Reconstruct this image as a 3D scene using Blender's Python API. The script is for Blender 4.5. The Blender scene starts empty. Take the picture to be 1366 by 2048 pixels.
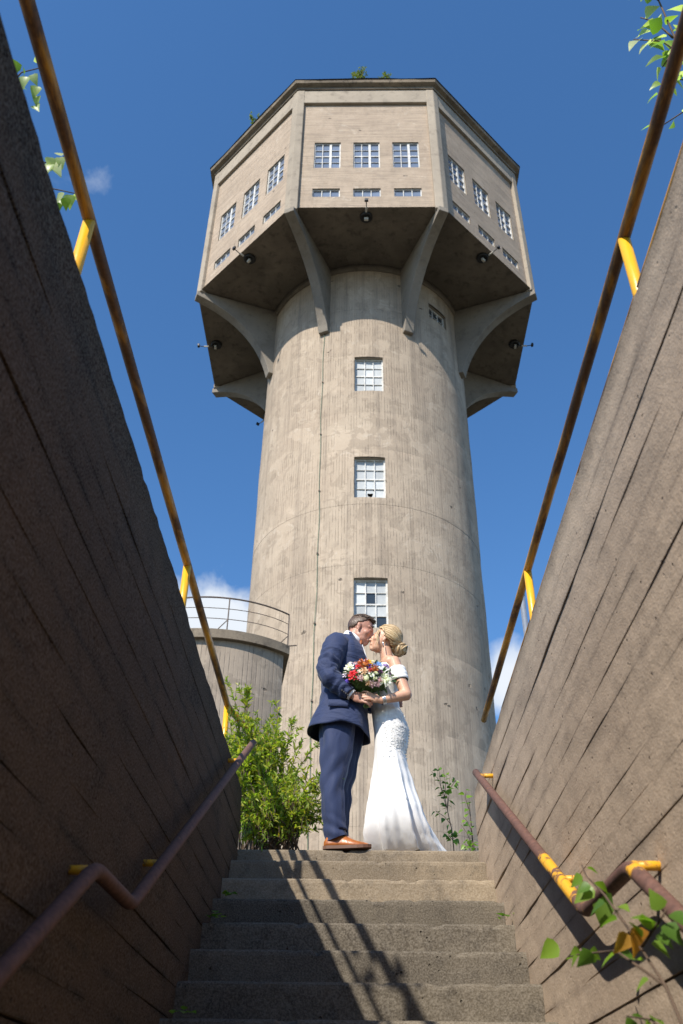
import bpy, bmesh, math, random
from mathutils import Vector, Matrix, noise as mnoise
random.seed(7)
R = math.radians
scene = bpy.context.scene
C = scene.collection

# ------------------------------------------------------------------ camera
CAM = Vector((0, 0, -1.6238))
PITCH, YAW, ROLL, LENS = 0.6277, 0.0217, 0.0138, 31.335
cam_d = bpy.data.cameras.new('camera'); cam = bpy.data.objects.new('camera', cam_d); C.objects.link(cam)
xd = Vector((math.cos(YAW), math.sin(YAW), 0)); fh = Vector((-math.sin(YAW), math.cos(YAW), 0))
fw = fh * math.cos(PITCH) + Vector((0, 0, math.sin(PITCH)))
dn = fh * math.sin(PITCH) - Vector((0, 0, math.cos(PITCH)))
rt = xd * math.cos(ROLL) - dn * math.sin(ROLL)
dn2 = xd * math.sin(ROLL) + dn * math.cos(ROLL)
m = Matrix.Identity(4)
for i in range(3):
    m[i][0] = rt[i]; m[i][1] = -dn2[i]; m[i][2] = -fw[i]; m[i][3] = CAM[i]
cam.matrix_world = m
cam_d.sensor_fit = 'VERTICAL'; cam_d.sensor_height = 36; cam_d.sensor_width = 24; cam_d.lens = LENS
cam_d.clip_start = 0.05; cam_d.clip_end = 3000
cam_d.dof.use_dof = True; cam_d.dof.focus_distance = 6.6; cam_d.dof.aperture_fstop = 4.2
scene.camera = cam

# ------------------------------------------------------------------ sun, sky, exposure
to_sun = Vector((-1 / 1.87, -1 / 1.06, 1)).normalized()
sun_d = bpy.data.lights.new('sun', 'SUN'); sun = bpy.data.objects.new('sun', sun_d); C.objects.link(sun)
sun_d.energy = 5.0; sun_d.angle = R(0.55); sun_d.color = (1.0, 0.93, 0.83)
sun.rotation_euler = to_sun.to_track_quat('Z', 'Y').to_euler(); sun.location = (-10, -18, 20)

w = bpy.data.worlds.new('World'); scene.world = w; w.use_nodes = True
nt = w.node_tree; nt.nodes.clear()
def N(nt, t, **kw):
    n = nt.nodes.new(t)
    for k, v in kw.items(): setattr(n, k, v)
    return n
sky = N(nt, 'ShaderNodeTexSky', sky_type='NISHITA'); sky.sun_disc = False
sky.sun_elevation = math.asin(to_sun.z); sky.sun_rotation = math.atan2(to_sun.x, to_sun.y)
sky.altitude = 200; sky.air_density = 1.0; sky.dust_density = 0.25; sky.ozone_density = 4.0
bg = N(nt, 'ShaderNodeBackground'); bg.inputs[1].default_value = 0.148
hs = N(nt, 'ShaderNodeHueSaturation'); hs.inputs['Saturation'].default_value = 1.17
nt.links.new(sky.outputs[0], hs.inputs['Color']); nt.links.new(hs.outputs[0], bg.inputs[0])
cbg = N(nt, 'ShaderNodeBackground'); cbg.inputs[0].default_value = (0.86, 0.92, 1.0, 1); cbg.inputs[1].default_value = 0.72
tc = N(nt, 'ShaderNodeTexCoord')
def vmath(nt, op, a, b=None):
    n = N(nt, 'ShaderNodeVectorMath', operation=op)
    for i, q in enumerate((a, b)):
        if q is None: continue
        if isinstance(q, (tuple, list)): n.inputs[i].default_value = q
        else: nt.links.new(q, n.inputs[i])
    return n
def mth(nt, op, a, b=None, c=None, clamp=False):
    n = N(nt, 'ShaderNodeMath', operation=op); n.use_clamp = clamp
    for i, q in enumerate((a, b, c)):
        if q is None: continue
        if isinstance(q, (int, float)): n.inputs[i].default_value = q
        else: nt.links.new(q, n.inputs[i])
    return n.outputs[0]
def noise_node(nt, vec, scale, detail=6, rough=0.55, dist=0.0):
    n = N(nt, 'ShaderNodeTexNoise'); n.inputs['Scale'].default_value = scale; n.inputs['Detail'].default_value = detail
    n.inputs['Roughness'].default_value = rough; n.inputs['Distortion'].default_value = dist
    if vec is not None: nt.links.new(vec, n.inputs['Vector'])
    return n
def px_dir(px, py):
    f = 1782.63; u = (px - 683) / f; v = (py - 1024) / f
    return (fw + rt * u + dn2 * v).normalized()
# clouds: fractal masses in the sky dome (three in view, others of the same kind round the low sky)
dirv = tc.outputs['Generated']
nz = noise_node(nt, dirv, 9.0, 9, 0.6, 0.3).outputs['Fac']
sep = N(nt, 'ShaderNodeSeparateXYZ'); nt.links.new(dirv, sep.inputs[0])
field = None
for d, s, g in ((px_dir(425, 1275), 0.075, 0.62), (px_dir(340, 1300), 0.09, 0.62), (px_dir(1030, 1365), 0.055, 0.50), (px_dir(1150, 1420), 0.09, 0.62),
                (px_dir(185, 352), 0.045, 0.19)):
    df = vmath(nt, 'DISTANCE', dirv, tuple(d)).outputs['Value']
    e = mth(nt, 'MULTIPLY', mth(nt, 'POWER', mth(nt, 'DIVIDE', df, s), 2.0), -1.0)
    e = mth(nt, 'MULTIPLY', mth(nt, 'EXPONENT', e), g)
    field = e if field is None else mth(nt, 'MAXIMUM', field, e)
# belt of further cumulus low round the horizon
nb = noise_node(nt, dirv, 3.1, 3, 0.5).outputs['Fac']
belt = mth(nt, 'MULTIPLY', mth(nt, 'SUBTRACT', 0.42, sep.outputs[2]), 3.0, clamp=True)
belt = mth(nt, 'MULTIPLY', mth(nt, 'MULTIPLY', mth(nt, 'SUBTRACT', nb, 0.52), 5.0, clamp=True), mth(nt, 'MULTIPLY', belt, 0.6))
field = mth(nt, 'MAXIMUM', field, belt)
msk = mth(nt, 'ADD', field, mth(nt, 'MULTIPLY', mth(nt, 'SUBTRACT', nz, 0.5), 1.25))
msk = mth(nt, 'MULTIPLY', mth(nt, 'SUBTRACT', msk, 0.22), 4.2, clamp=True)
msk = mth(nt, 'MULTIPLY', msk, mth(nt, 'MULTIPLY', field, 2.2, clamp=True))
mx = N(nt, 'ShaderNodeMixShader'); nt.links.new(msk, mx.inputs[0]); nt.links.new(bg.outputs[0], mx.inputs[1]); nt.links.new(cbg.outputs[0], mx.inputs[2])
wo = N(nt, 'ShaderNodeOutputWorld'); nt.links.new(mx.outputs[0], wo.inputs[0])

scene.render.engine = 'CYCLES'
scene.view_settings.view_transform = 'Standard'; scene.view_settings.look = 'None'
scene.view_settings.exposure = 0.47; scene.view_settings.gamma = 1.0
scene.cycles.use_denoising = True
scene.cycles.max_bounces = 6

# ------------------------------------------------------------------ materials
def new_mat(name):
    mt = bpy.data.materials.new(name); mt.use_nodes = True
    nt = mt.node_tree; b = nt.nodes['Principled BSDF']
    return mt, nt, b
def mixc(nt, fac, a, b, bt='MIX'):
    n = N(nt, 'ShaderNodeMix', data_type='RGBA', blend_type=bt)
    if isinstance(fac, (int, float)): n.inputs[0].default_value = fac
    else: nt.links.new(fac, n.inputs[0])
    for s, q in ((6, a), (7, b)):
        if isinstance(q, tuple): n.inputs[s].default_value = (*q, 1) if len(q) == 3 else q
        else: nt.links.new(q, n.inputs[s])
    return n.outputs[2]
def ramp(nt, fac, lo, hi):
    n = N(nt, 'ShaderNodeMapRange'); n.inputs[1].default_value = lo; n.inputs[2].default_value = hi
    n.clamp = True; nt.links.new(fac, n.inputs[0]); return n.outputs[0]
def bump(nt, b, h, dist, strength=1.0):
    n = N(nt, 'ShaderNodeBump'); n.inputs['Distance'].default_value = dist; n.inputs['Strength'].default_value = strength
    nt.links.new(h, n.inputs['Height']); nt.links.new(n.outputs[0], b.inputs['Normal'])
def ocoord(nt): return N(nt, 'ShaderNodeTexCoord').outputs['Object']
def scaled(nt, vec, s): return vmath(nt, 'MULTIPLY', vec, s).outputs[0]

def concrete(name, c1, c2, dark, boards=None, n_ang=280, pitch=0.11, grain=1.0, stain=0.5, rnd=0.12, top_grime=None, bump_d=0.01, joints=0.0):
    """board-marked concrete; boards: None, 'ang' (upright round a shaft), 'z' (level)"""
    mt, nt, b = new_mat(name); o = ocoord(nt)
    sep = N(nt, 'ShaderNodeSeparateXYZ'); nt.links.new(o, sep.inputs[0])
    big = noise_node(nt, o, 0.55 * grain, 5, 0.6, 0.4).outputs['Fac']
    mid = noise_node(nt, o, 3.2 * grain, 5, 0.65).outputs['Fac']
    fine = noise_node(nt, o, 130.0, 2, 0.6).outputs['Fac']
    col = mixc(nt, ramp(nt, big, 0.35, 0.65), c1, c2)
    col = mixc(nt, mth(nt, 'MULTIPLY', ramp(nt, mid, 0.52, 0.75), stain), col, dark)
    height = mth(nt, 'MULTIPLY', fine, 0.14)
    if boards:
        if boards == 'ang':
            a = mth(nt, 'MULTIPLY', mth(nt, 'ARCTAN2', sep.outputs[1], sep.outputs[0]), n_ang / (2 * math.pi))
        else:
            wob = noise_node(nt, o, 0.9, 2).outputs['Fac']
            a = mth(nt, 'ADD', mth(nt, 'DIVIDE', sep.outputs[2], pitch), mth(nt, 'MULTIPLY', wob, 0.35))
        fl = mth(nt, 'FLOOR', a); fr = mth(nt, 'SUBTRACT', a, fl)
        wn = N(nt, 'ShaderNodeTexWhiteNoise', noise_dimensions='1D'); nt.links.new(fl, wn.inputs['W'])
        groove = mth(nt, 'SUBTRACT', 1.0, ramp(nt, mth(nt, 'ABSOLUTE', mth(nt, 'SUBTRACT', fr, 0.5)), 0.40, 0.5))  # 1 on board, 0 in joint
        patch = noise_node(nt, o, 0.75 * grain, 5, 0.62, 0.8).outputs['Fac']
        pm = ramp(nt, patch, 0.34, 0.42)                       # where the marks survive (elsewhere smoothed render)
        pm = mth(nt, 'MULTIPLY', pm, ramp(nt, noise_node(nt, scaled(nt, o, (1, 1, 0.3)), 7.0, 4).outputs['Fac'], 0.40, 0.56))
        gm = mth(nt, 'MULTIPLY', mth(nt, 'SUBTRACT', 1.0, groove), pm)
        col = mixc(nt, mth(nt, 'MULTIPLY', gm, 0.46), col, dark)
        tone = mth(nt, 'MULTIPLY', mth(nt, 'SUBTRACT', wn.outputs[0], 0.5), 0.12)
        tone = mth(nt, 'ADD', 1.0, mth(nt, 'MULTIPLY', tone, pm))
        col = mixc(nt, 1.0, col, N_val(nt, tone), 'MULTIPLY')
        height = mth(nt, 'SUBTRACT', height, mth(nt, 'MULTIPLY', gm, 0.9))
        # pale lime edges of the repairs
        edge = mth(nt, 'MULTIPLY', ramp(nt, patch, 0.375, 0.40), mth(nt, 'SUBTRACT', 1.0, ramp(nt, patch, 0.405, 0.43)))
        col = mixc(nt, mth(nt, 'MULTIPLY', mth(nt, 'MULTIPLY', edge, ramp(nt, mid, 0.5, 0.62)), 0.45), col, (0.62, 0.56, 0.47))
        PW = 1.0 if boards == 'ang' else 0.25
        smooth_p = ramp(nt, patch, 0.425, 0.44)
        col = mixc(nt, mth(nt, 'MULTIPLY', mth(nt, 'SUBTRACT', 1.0, smooth_p), 0.32 * PW), col, tuple(min(1, x * 1.22) for x in c1))
        p2 = noise_node(nt, vmath(nt, 'ADD', o, (7.3, 1.1, 3.7)).outputs[0], 1.9 * grain, 4, 0.6, 0.6).outputs['Fac']
        col = mixc(nt, mth(nt, 'MULTIPLY', ramp(nt, p2, 0.57, 0.59), 0.45 * PW), col, tuple(x * 0.66 for x in c2))
        col = mixc(nt, mth(nt, 'MULTIPLY', mth(nt, 'SUBTRACT', 1.0, ramp(nt, p2, 0.34, 0.355)), 0.35 * PW), col, tuple(min(1, x * 1.25) for x in c1))
        sp = N(nt, 'ShaderNodeTexVoronoi'); sp.inputs['Scale'].default_value = 0.9
        nt.links.new(vmath(nt, 'ADD', scaled(nt, o, (1, 1, 1.7)), vmath(nt, 'MULTIPLY', noise_node(nt, o, 5.0, 3).outputs['Color'], (.5, .5, .5)).outputs[0]).outputs[0], sp.inputs['Vector'])
        spall = mth(nt, 'MULTIPLY', mth(nt, 'SUBTRACT', 1.0, ramp(nt, sp.outputs['Distance'], 0.055, 0.085)), ramp(nt, noise_node(nt, o, 0.8, 2).outputs['Fac'], 0.47, 0.52))
        col = mixc(nt, mth(nt, 'MULTIPLY', spall, 0.85), col, tuple(x * 0.35 for x in dark))
        height = mth(nt, 'SUBTRACT', height, mth(nt, 'MULTIPLY', spall, 2.0))
        if boards == 'z':     # weathered streaks along the boards, grimy board edges
            zs_ = noise_node(nt, scaled(nt, o, (.5, .5, 9)), 1.5, 4, .6).outputs['Fac']
            col = mixc(nt, mth(nt, 'MULTIPLY', ramp(nt, zs_, .48, .66), .55), col, dark)
            col = mixc(nt, mth(nt, 'MULTIPLY', mth(nt, 'SUBTRACT', 1.0, ramp(nt, zs_, .3, .45)), .3), col, (.5, .42, .33))
        if boards == 'ang':   # run-off streaks
            st = noise_node(nt, scaled(nt, o, (2.2, 2.2, 0.07)), 1.6, 5, 0.6).outputs['Fac']
            col = mixc(nt, mth(nt, 'MULTIPLY', ramp(nt, st, 0.50, 0.70), 0.5), col, dark)
    if joints:
        at = N(nt, 'ShaderNodeAttribute'); at.attribute_name = 'edge'
        en = noise_node(nt, scaled(nt, o, (1, .35, 1)), 7.0, 4, .65).outputs['Fac']
        em = mth(nt, 'MULTIPLY', mth(nt, 'POWER', at.outputs['Fac'], 1.4), ramp(nt, en, .42, .62))
        col = mixc(nt, mth(nt, 'MULTIPLY', em, joints), col, dark)
        bl = noise_node(nt, scaled(nt, o, (1, .7, 1.6)), 2.1, 4, .6, .5).outputs['Fac']
        col = mixc(nt, mth(nt, 'MULTIPLY', ramp(nt, bl, .56, .70), .55 * joints), col, dark)
        col = mixc(nt, mth(nt, 'MULTIPLY', mth(nt, 'SUBTRACT', 1.0, ramp(nt, bl, .30, .44)), .35), col, tuple(min(1, x * 1.3) for x in c1))
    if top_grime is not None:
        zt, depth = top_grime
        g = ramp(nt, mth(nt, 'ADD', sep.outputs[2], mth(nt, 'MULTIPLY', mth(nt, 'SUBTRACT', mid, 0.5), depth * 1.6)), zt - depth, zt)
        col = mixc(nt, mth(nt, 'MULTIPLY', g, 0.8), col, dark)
    pits = N(nt, 'ShaderNodeTexVoronoi'); pits.inputs['Scale'].default_value = 26.0; nt.links.new(o, pits.inputs['Vector'])
    pit = mth(nt, 'SUBTRACT', 1.0, ramp(nt, pits.outputs['Distance'], 0.06, 0.16))
    pit = mth(nt, 'MULTIPLY', pit, ramp(nt, noise_node(nt, o, 9.0, 2).outputs['Fac'], 0.55, 0.62))
    col = mixc(nt, mth(nt, 'MULTIPLY', pit, 0.6), col, (dark[0] * .4, dark[1] * .4, dark[2] * .4))
    speck = ramp(nt, fine, 0.35, 0.7)
    col = mixc(nt, 0.16, col, mixc(nt, speck, dark, (0.6, 0.54, 0.45)))
    oi = N(nt, 'ShaderNodeObjectInfo')
    col = mixc(nt, 1.0, col, N_val(nt, mth(nt, 'ADD', 1 - rnd / 2, mth(nt, 'MULTIPLY', oi.outputs['Random'], rnd))), 'MULTIPLY')
    nt.links.new(col, b.inputs['Base Color']); b.inputs['Roughness'].default_value = 0.95; b.inputs['Specular IOR Level'].default_value = 0.06
    height = mth(nt, 'SUBTRACT', height, mth(nt, 'MULTIPLY', pit, 0.8))
    height = mth(nt, 'ADD', height, mth(nt, 'MULTIPLY', mid, 0.8))
    bump(nt, b, height, bump_d)
    return mt
def N_val(nt, v):
    n = N(nt, 'ShaderNodeCombineColor')
    for i in range(3): nt.links.new(v, n.inputs[i])
    return n.outputs[0]
def plain(name, col, rough=0.6, metal=0.0, var=0.0, vscale=20, bumpd=0.0, bscale=60, spec=0.5, sheen=0.0, rnd=0.0):
    mt, nt, b = new_mat(name); o = ocoord(nt)
    b.inputs['Roughness'].default_value = rough; b.inputs['Metallic'].default_value = metal; b.inputs['Specular IOR Level'].default_value = spec
    c = None
    if var:
        nz = noise_node(nt, o, vscale, 5).outputs['Fac']
        c = mixc(nt, ramp(nt, nz, 0.3, 0.7), tuple(x * (1 - var) for x in col), tuple(min(1, x * (1 + var)) for x in col))
    if rnd:
        g = N(nt, 'ShaderNodeObjectInfo')
        c = mixc(nt, 1.0, c if c is not None else col, N_val(nt, mth(nt, 'ADD', 1 - rnd / 2, mth(nt, 'MULTIPLY', g.outputs['Random'], rnd))), 'MULTIPLY')
    if c is None: b.inputs['Base Color'].default_value = (*col, 1)
    else: nt.links.new(c, b.inputs['Base Color'])
    if bumpd: bump(nt, b, noise_node(nt, o, bscale, 4).outputs['Fac'], bumpd)
    if sheen: b.inputs['Sheen Weight'].default_value = sheen; b.inputs['Sheen Roughness'].default_value = 0.4
    return mt
def rusty(name, paint, rust, lo, hi, scale=9.0, rough=0.45, spots=None):
    mt, nt, b = new_mat(name); o = ocoord(nt)
    n1 = noise_node(nt, scaled(nt, o, (1, 1, 1) if spots else (2, .4, 1)), scale, 7, 0.65, 0.5).outputs['Fac']
    if spots:   # paint survives only near these points
        f = None
        for p, r in spots:
            d = vmath(nt, 'DISTANCE', o, p).outputs['Value']
            q = mth(nt, 'SUBTRACT', 1.0, mth(nt, 'DIVIDE', d, r), clamp=True)
            f = q if f is None else mth(nt, 'MAXIMUM', f, q)
        n1 = mth(nt, 'SUBTRACT', n1, mth(nt, 'MULTIPLY', f, 0.36))
    k = ramp(nt, n1, lo, hi)
    n2 = noise_node(nt, o, 45, 5).outputs['Fac']
    rc = mixc(nt, ramp(nt, n2, 0.3, 0.7), rust, tuple(x * 1.9 for x in rust))
    col = mixc(nt, k, paint, rc); nt.links.new(col, b.inputs['Base Color'])
    nt.links.new(mth(nt, 'ADD', rough, mth(nt, 'MULTIPLY', k, 0.35)), b.inputs['Roughness'])
    bump(nt, b, mth(nt, 'ADD', mth(nt, 'MULTIPLY', k, -0.6), mth(nt, 'MULTIPLY', n2, 0.5)), 0.002)
    return mt
def leafmat(name, cols, trans=0.45, rough=0.45, obj_random=False):
    mt, nt, b = new_mat(name)
    g = N(nt, 'ShaderNodeObjectInfo') if obj_random else N(nt, 'ShaderNodeNewGeometry')
    r = g.outputs['Random'] if obj_random else g.outputs['Random Per Island']
    cr = N(nt, 'ShaderNodeValToRGB'); nt.links.new(r, cr.inputs[0])
    el = cr.color_ramp.elements
    for i, c in enumerate(cols):
        p = i / max(1, len(cols) - 1)
        e = el[i] if i < 2 and i < len(el) else el.new(p)
        e.position = p; e.color = (*c, 1)
    nt.links.new(cr.outputs[0], b.inputs['Base Color']); b.inputs['Roughness'].default_value = rough
    tr = N(nt, 'ShaderNodeBsdfTranslucent')
    nt.links.new(mixc(nt, 1.0, cr.outputs[0], (1.5, 1.7, 0.7), 'MULTIPLY'), tr.inputs[0])
    ms = N(nt, 'ShaderNodeMixShader'); ms.inputs[0].default_value = trans
    nt.links.new(b.outputs[0], ms.inputs[1]); nt.links.new(tr.outputs[0], ms.inputs[2])
    nt.links.new(ms.outputs[0], nt.nodes['Material Output'].inputs[0])
    return mt

TAN1, TAN2, TDK = (0.43, 0.352, 0.268), (0.33, 0.268, 0.208), (0.13, 0.11, 0.092)
M = dict(
    shaft=concrete('shaft_concrete', TAN1, (0.37, 0.295, 0.222), (0.15, 0.122, 0.098), boards='ang', n_ang=262, stain=0.35, bump_d=0.012),
    panel=concrete('panel_concrete', (0.41, 0.328, 0.25), (0.34, 0.268, 0.203), (0.19, 0.155, 0.125), boards='z', pitch=0.105, stain=0.4, bump_d=0.012),
    frame_con=concrete('smooth_concrete', (0.37, 0.32, 0.255), (0.29, 0.25, 0.20), TDK, stain=0.7, bump_d=0.012),
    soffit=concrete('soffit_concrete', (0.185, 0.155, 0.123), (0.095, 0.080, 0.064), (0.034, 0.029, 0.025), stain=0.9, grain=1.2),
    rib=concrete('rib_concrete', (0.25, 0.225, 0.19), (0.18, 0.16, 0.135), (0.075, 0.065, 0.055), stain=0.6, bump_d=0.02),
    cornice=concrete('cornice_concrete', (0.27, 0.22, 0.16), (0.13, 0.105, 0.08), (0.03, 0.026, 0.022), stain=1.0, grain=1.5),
    silo=concrete('silo_concrete', (0.34, 0.28, 0.22), (0.28, 0.23, 0.18), (0.14, 0.115, 0.095), boards='ang', n_ang=150, stain=0.4),
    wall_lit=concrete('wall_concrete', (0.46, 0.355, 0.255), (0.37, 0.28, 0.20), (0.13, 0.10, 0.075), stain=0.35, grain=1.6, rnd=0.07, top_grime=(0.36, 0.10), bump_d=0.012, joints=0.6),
    wall_shade=concrete('wall_concrete_painted_shade', (0.078, 0.048, 0.028), (0.052, 0.032, 0.019), (0.010, 0.0065, 0.0045), stain=0.7, grain=1.6, rnd=0.07, top_grime=(0.36, 0.22), bump_d=0.012, joints=0.95),  # stained like wall_lit, with the wall's shade painted into much darker base colours
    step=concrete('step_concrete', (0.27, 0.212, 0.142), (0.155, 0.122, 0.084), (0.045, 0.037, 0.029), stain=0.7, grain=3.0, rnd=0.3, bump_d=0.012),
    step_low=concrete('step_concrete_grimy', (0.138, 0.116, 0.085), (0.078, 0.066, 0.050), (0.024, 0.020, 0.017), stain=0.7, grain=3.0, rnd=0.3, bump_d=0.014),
    yellow=rusty('yellow_paint_rusted', (0.62, 0.29, 0.01), (0.070, 0.032, 0.012), 0.37, 0.56, 4.0, 0.38),
    post_yellow=rusty('yellow_post_paint', (0.74, 0.38, 0.012), (0.10, 0.045, 0.02), 0.64, 0.70, 12.0, 0.35),
    rust=rusty('rusted_rail', (0.72, 0.36, 0.015), (0.080, 0.039, 0.028), 0.25, 0.33, 26.0, 0.42,
               spots=(((.705, 2.36, -1.03), .06), ((.705, 3.14, -.90), .30), ((.705, 3.4, -.75), .2), ((-.69, 3.05, -.94), .05))),
    bracket=rusty('yellow_bracket', (0.72, 0.36, 0.015), (0.10, 0.045, 0.025), 0.52, 0.62, 30.0),
    white_frame=plain('white_window_paint', (0.55, 0.545, 0.515), 0.6, var=0.25, vscale=6),
    black=plain('black_metal', (0.012, 0.012, 0.013), 0.5),
    grey_metal=plain('galvanised_steel', (0.42, 0.45, 0.48), 0.35, 0.7, var=0.1),
    dark_rail=plain('dark_rusty_rail', (0.10, 0.075, 0.06), 0.7, var=0.3, vscale=8),
    cable=plain('green_cable', (0.05, 0.12, 0.06), 0.6),
    lampbox=plain('pale_lamp_box', (0.5, 0.48, 0.42), 0.5),
    interior=plain('dark_interior', (0.01, 0.01, 0.012), 0.9),
    ground=plain('gravel_ground', (0.085, 0.075, 0.05), 0.95, var=0.35, vscale=3, bumpd=0.03, bscale=25),
    grass=leafmat('grass_blades', [(0.06, 0.10, 0.02), (0.10, 0.13, 0.03), (0.16, 0.15, 0.05)]),
)
def glass(name, c, rough):
    mt, nt, b = new_mat(name); o = ocoord(nt)
    oi = N(nt, 'ShaderNodeObjectInfo')
    nz = noise_node(nt, o, 3.0, 4).outputs['Fac']
    k = mth(nt, 'ADD', mth(nt, 'MULTIPLY', oi.outputs['Random'], 0.6), mth(nt, 'MULTIPLY', nz, 0.5))
    col = mixc(nt, k, tuple(x * 0.62 for x in c), tuple(min(1, x * 1.25) for x in c))
    nt.links.new(col, b.inputs['Base Color']); b.inputs['Roughness'].default_value = rough; b.inputs['IOR'].default_value = 1.6
    bump(nt, b, noise_node(nt, o, 2.5, 2).outputs['Fac'], 0.02)
    return mt
M['glass_head'] = glass('sky_glass', (0.15, 0.185, 0.25), 0.06)
M['glass_shaft'] = glass('wired_frosted_glass', (0.46, 0.48, 0.475), 0.3)
M['glass_dark'] = plain('dark_glass', (0.03, 0.04, 0.05), 0.1)

# ------------------------------------------------------------------ mesh helpers
class MB:
    def __init__(s): s.v = []; s.f = []
    def add(s, vs, fs):
        o = len(s.v); s.v += [tuple(v) for v in vs]; s.f += [tuple(i + o for i in f) for f in fs]; return s
    def quad(s, a, b, c, d): return s.add((a, b, c, d), ((0, 1, 2, 3),))
    def box(s, x0, x1, y0, y1, z0, z1):
        return s.add([(x, y, z) for z in (z0, z1) for y in (y0, y1) for x in (x0, x1)],
                     ((0, 2, 3, 1), (4, 5, 7, 6), (0, 1, 5, 4), (2, 6, 7, 3), (0, 4, 6, 2), (1, 3, 7, 5)))
    def obox(s, c, ax, ay, az):
        c, ax, ay, az = Vector(c), Vector(ax), Vector(ay), Vector(az)
        vs = [c + ax * i + ay * j + az * k for k in (-1, 1) for j in (-1, 1) for i in (-1, 1)]
        return s.add(vs, ((0, 2, 3, 1), (4, 5, 7, 6), (0, 1, 5, 4), (2, 6, 7, 3), (0, 4, 6, 2), (1, 3, 7, 5)))
    def tube(s, pts, r, n=10, caps=True):
        pts = [Vector(p) for p in pts]; k = len(pts)
        rs = r if isinstance(r, (list, tuple)) else [r] * k
        prev = None; rings = []
        for i, p in enumerate(pts):
            t = ((pts[min(i + 1, k - 1)] - p).normalized() + (p - pts[max(i - 1, 0)]).normalized())
            t = t.normalized() if t.length > 1e-9 else Vector((0, 0, 1))
            if prev is None: prev = t.orthogonal().normalized()
            prev = (prev - t * prev.dot(t)).normalized(); b = t.cross(prev)
            rings.append([p + (prev * math.cos(2 * math.pi * j / n) + b * math.sin(2 * math.pi * j / n)) * rs[i] for j in range(n)])
        vs = [v for q in rings for v in q]; fs = []
        for i in range(k - 1):
            for j in range(n): fs.append((i * n + j, i * n + (j + 1) % n, (i + 1) * n + (j + 1) % n, (i + 1) * n + j))
        if caps: fs.append(tuple(range(n - 1, -1, -1))); fs.append(tuple(range((k - 1) * n, k * n)))
        return s.add(vs, fs)
    def sphere(s, c, r, n=12, mrot=None):
        c = Vector(c); r = Vector(r) if not isinstance(r, (int, float)) else Vector((r, r, r))
        h = max(4, n * 2 // 3); vs = []; fs = []
        def T(v):
            v = Vector((v[0] * r[0], v[1] * r[1], v[2] * r[2]))
            return c + (mrot @ v if mrot else v)
        vs.append(T((0, 0, 1)))
        for i in range(1, h):
            a = math.pi * i / h
            for j in range(n):
                t = 2 * math.pi * j / n; vs.append(T((math.sin(a) * math.cos(t), math.sin(a) * math.sin(t), math.cos(a))))
        vs.append(T((0, 0, -1)))
        for j in range(n): fs.append((0, 1 + j, 1 + (j + 1) % n))
        for i in range(h - 2):
            for j in range(n):
                a = 1 + i * n; fs.append((a + j, a + n + j, a + n + (j + 1) % n, a + (j + 1) % n))
        L = len(vs) - 1; a = 1 + (h - 2) * n
        for j in range(n): fs.append((L, a + (j + 1) % n, a + j))
        return s.add(vs, fs)
    def capsule(s, p0, p1, r0, r1, n=10):
        p0, p1 = Vector(p0), Vector(p1); L = (p1 - p0).length; k = max(1, int(L / (0.4 * min(r0, r1))))
        for i in range(k + 1):
            t = i / k; s.sphere(p0.lerp(p1, t), r0 + (r1 - r0) * t, n)
        return s
    def prism(s, prof, frame, half):
        """closed 2-D profile (a,b) swept along +-half of frame axis c; frame=(origin, A, B, Cc)"""
        O, A, B, Cc = frame; n = len(prof); vs = []
        for sg in (-half, half): vs += [O + A * a + B * b + Cc * sg for a, b in prof]
        fs = [tuple(range(n - 1, -1, -1)), tuple(range(n, 2 * n))]
        for i in range(n): fs.append((i, (i + 1) % n, n + (i + 1) % n, n + i))
        return s.add(vs, fs)
    def loft(s, rings, cap0=False, cap1=False):
        n = len(rings[0]); vs = [v for q in rings for v in q]; fs = []
        for i in range(len(rings) - 1):
            for j in range(n): fs.append((i * n + j, i * n + (j + 1) % n, (i + 1) * n + (j + 1) % n, (i + 1) * n + j))
        if cap0: fs.append(tuple(range(n - 1, -1, -1)))
        if cap1: fs.append(tuple(range((len(rings) - 1) * n, len(rings) * n)))
        return s.add(vs, fs)
    def mesh(s, name, off=(0, 0, 0), smooth=False):
        o = Vector(off); me = bpy.data.meshes.new(name)
        me.from_pydata([tuple(Vector(v) - o) for v in s.v], [], s.f)
        bm = bmesh.new(); bm.from_mesh(me); bmesh.ops.recalc_face_normals(bm, faces=bm.faces); bm.to_mesh(me); bm.free()
        if smooth: me.polygons.foreach_set('use_smooth', [True] * len(me.polygons))
        me.update(); return me
def rootloc(p):
    v = Vector((0, 0, 0))
    while p is not None: v += p.location; p = p.parent
    return v
def put(name, me, mat, parent=None):
    o = bpy.data.objects.new(name, me); C.objects.link(o)
    if mat is not None:
        me.materials.clear(); me.materials.append(M[mat] if isinstance(mat, str) else mat)
    if parent is not None: o.parent = parent
    return o
def build(mb, name, mat, parent=None, smooth=False, bev=0.0):
    o = put(name, mb.mesh(name, rootloc(parent), smooth), mat, parent)
    if bev:
        bv = o.modifiers.new('edge', 'BEVEL'); bv.width = bev; bv.segments = 2; bv.limit_method = 'ANGLE'; bv.angle_limit = R(40)
    return o
def tag(o, label, cat, group=None):
    o['label'] = label; o['category'] = cat
    if group: o['group'] = group
    return o
def thing(name, label, cat, loc=(0, 0, 0), group=None):
    o = bpy.data.objects.new(name, None); C.objects.link(o); o.location = loc; o.empty_display_size = 0.2
    return tag(o, label, cat, group)
def fbm(p, s): return mnoise.fractal(Vector(p) * s, 1.0, 2.0, 4)
def jitter(mb, amp, scale, fz=1.0):
    mb.v = [tuple(Vector(v) + mnoise.noise_vector(Vector(v) * scale) * amp) for v in mb.v]; return mb

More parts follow.
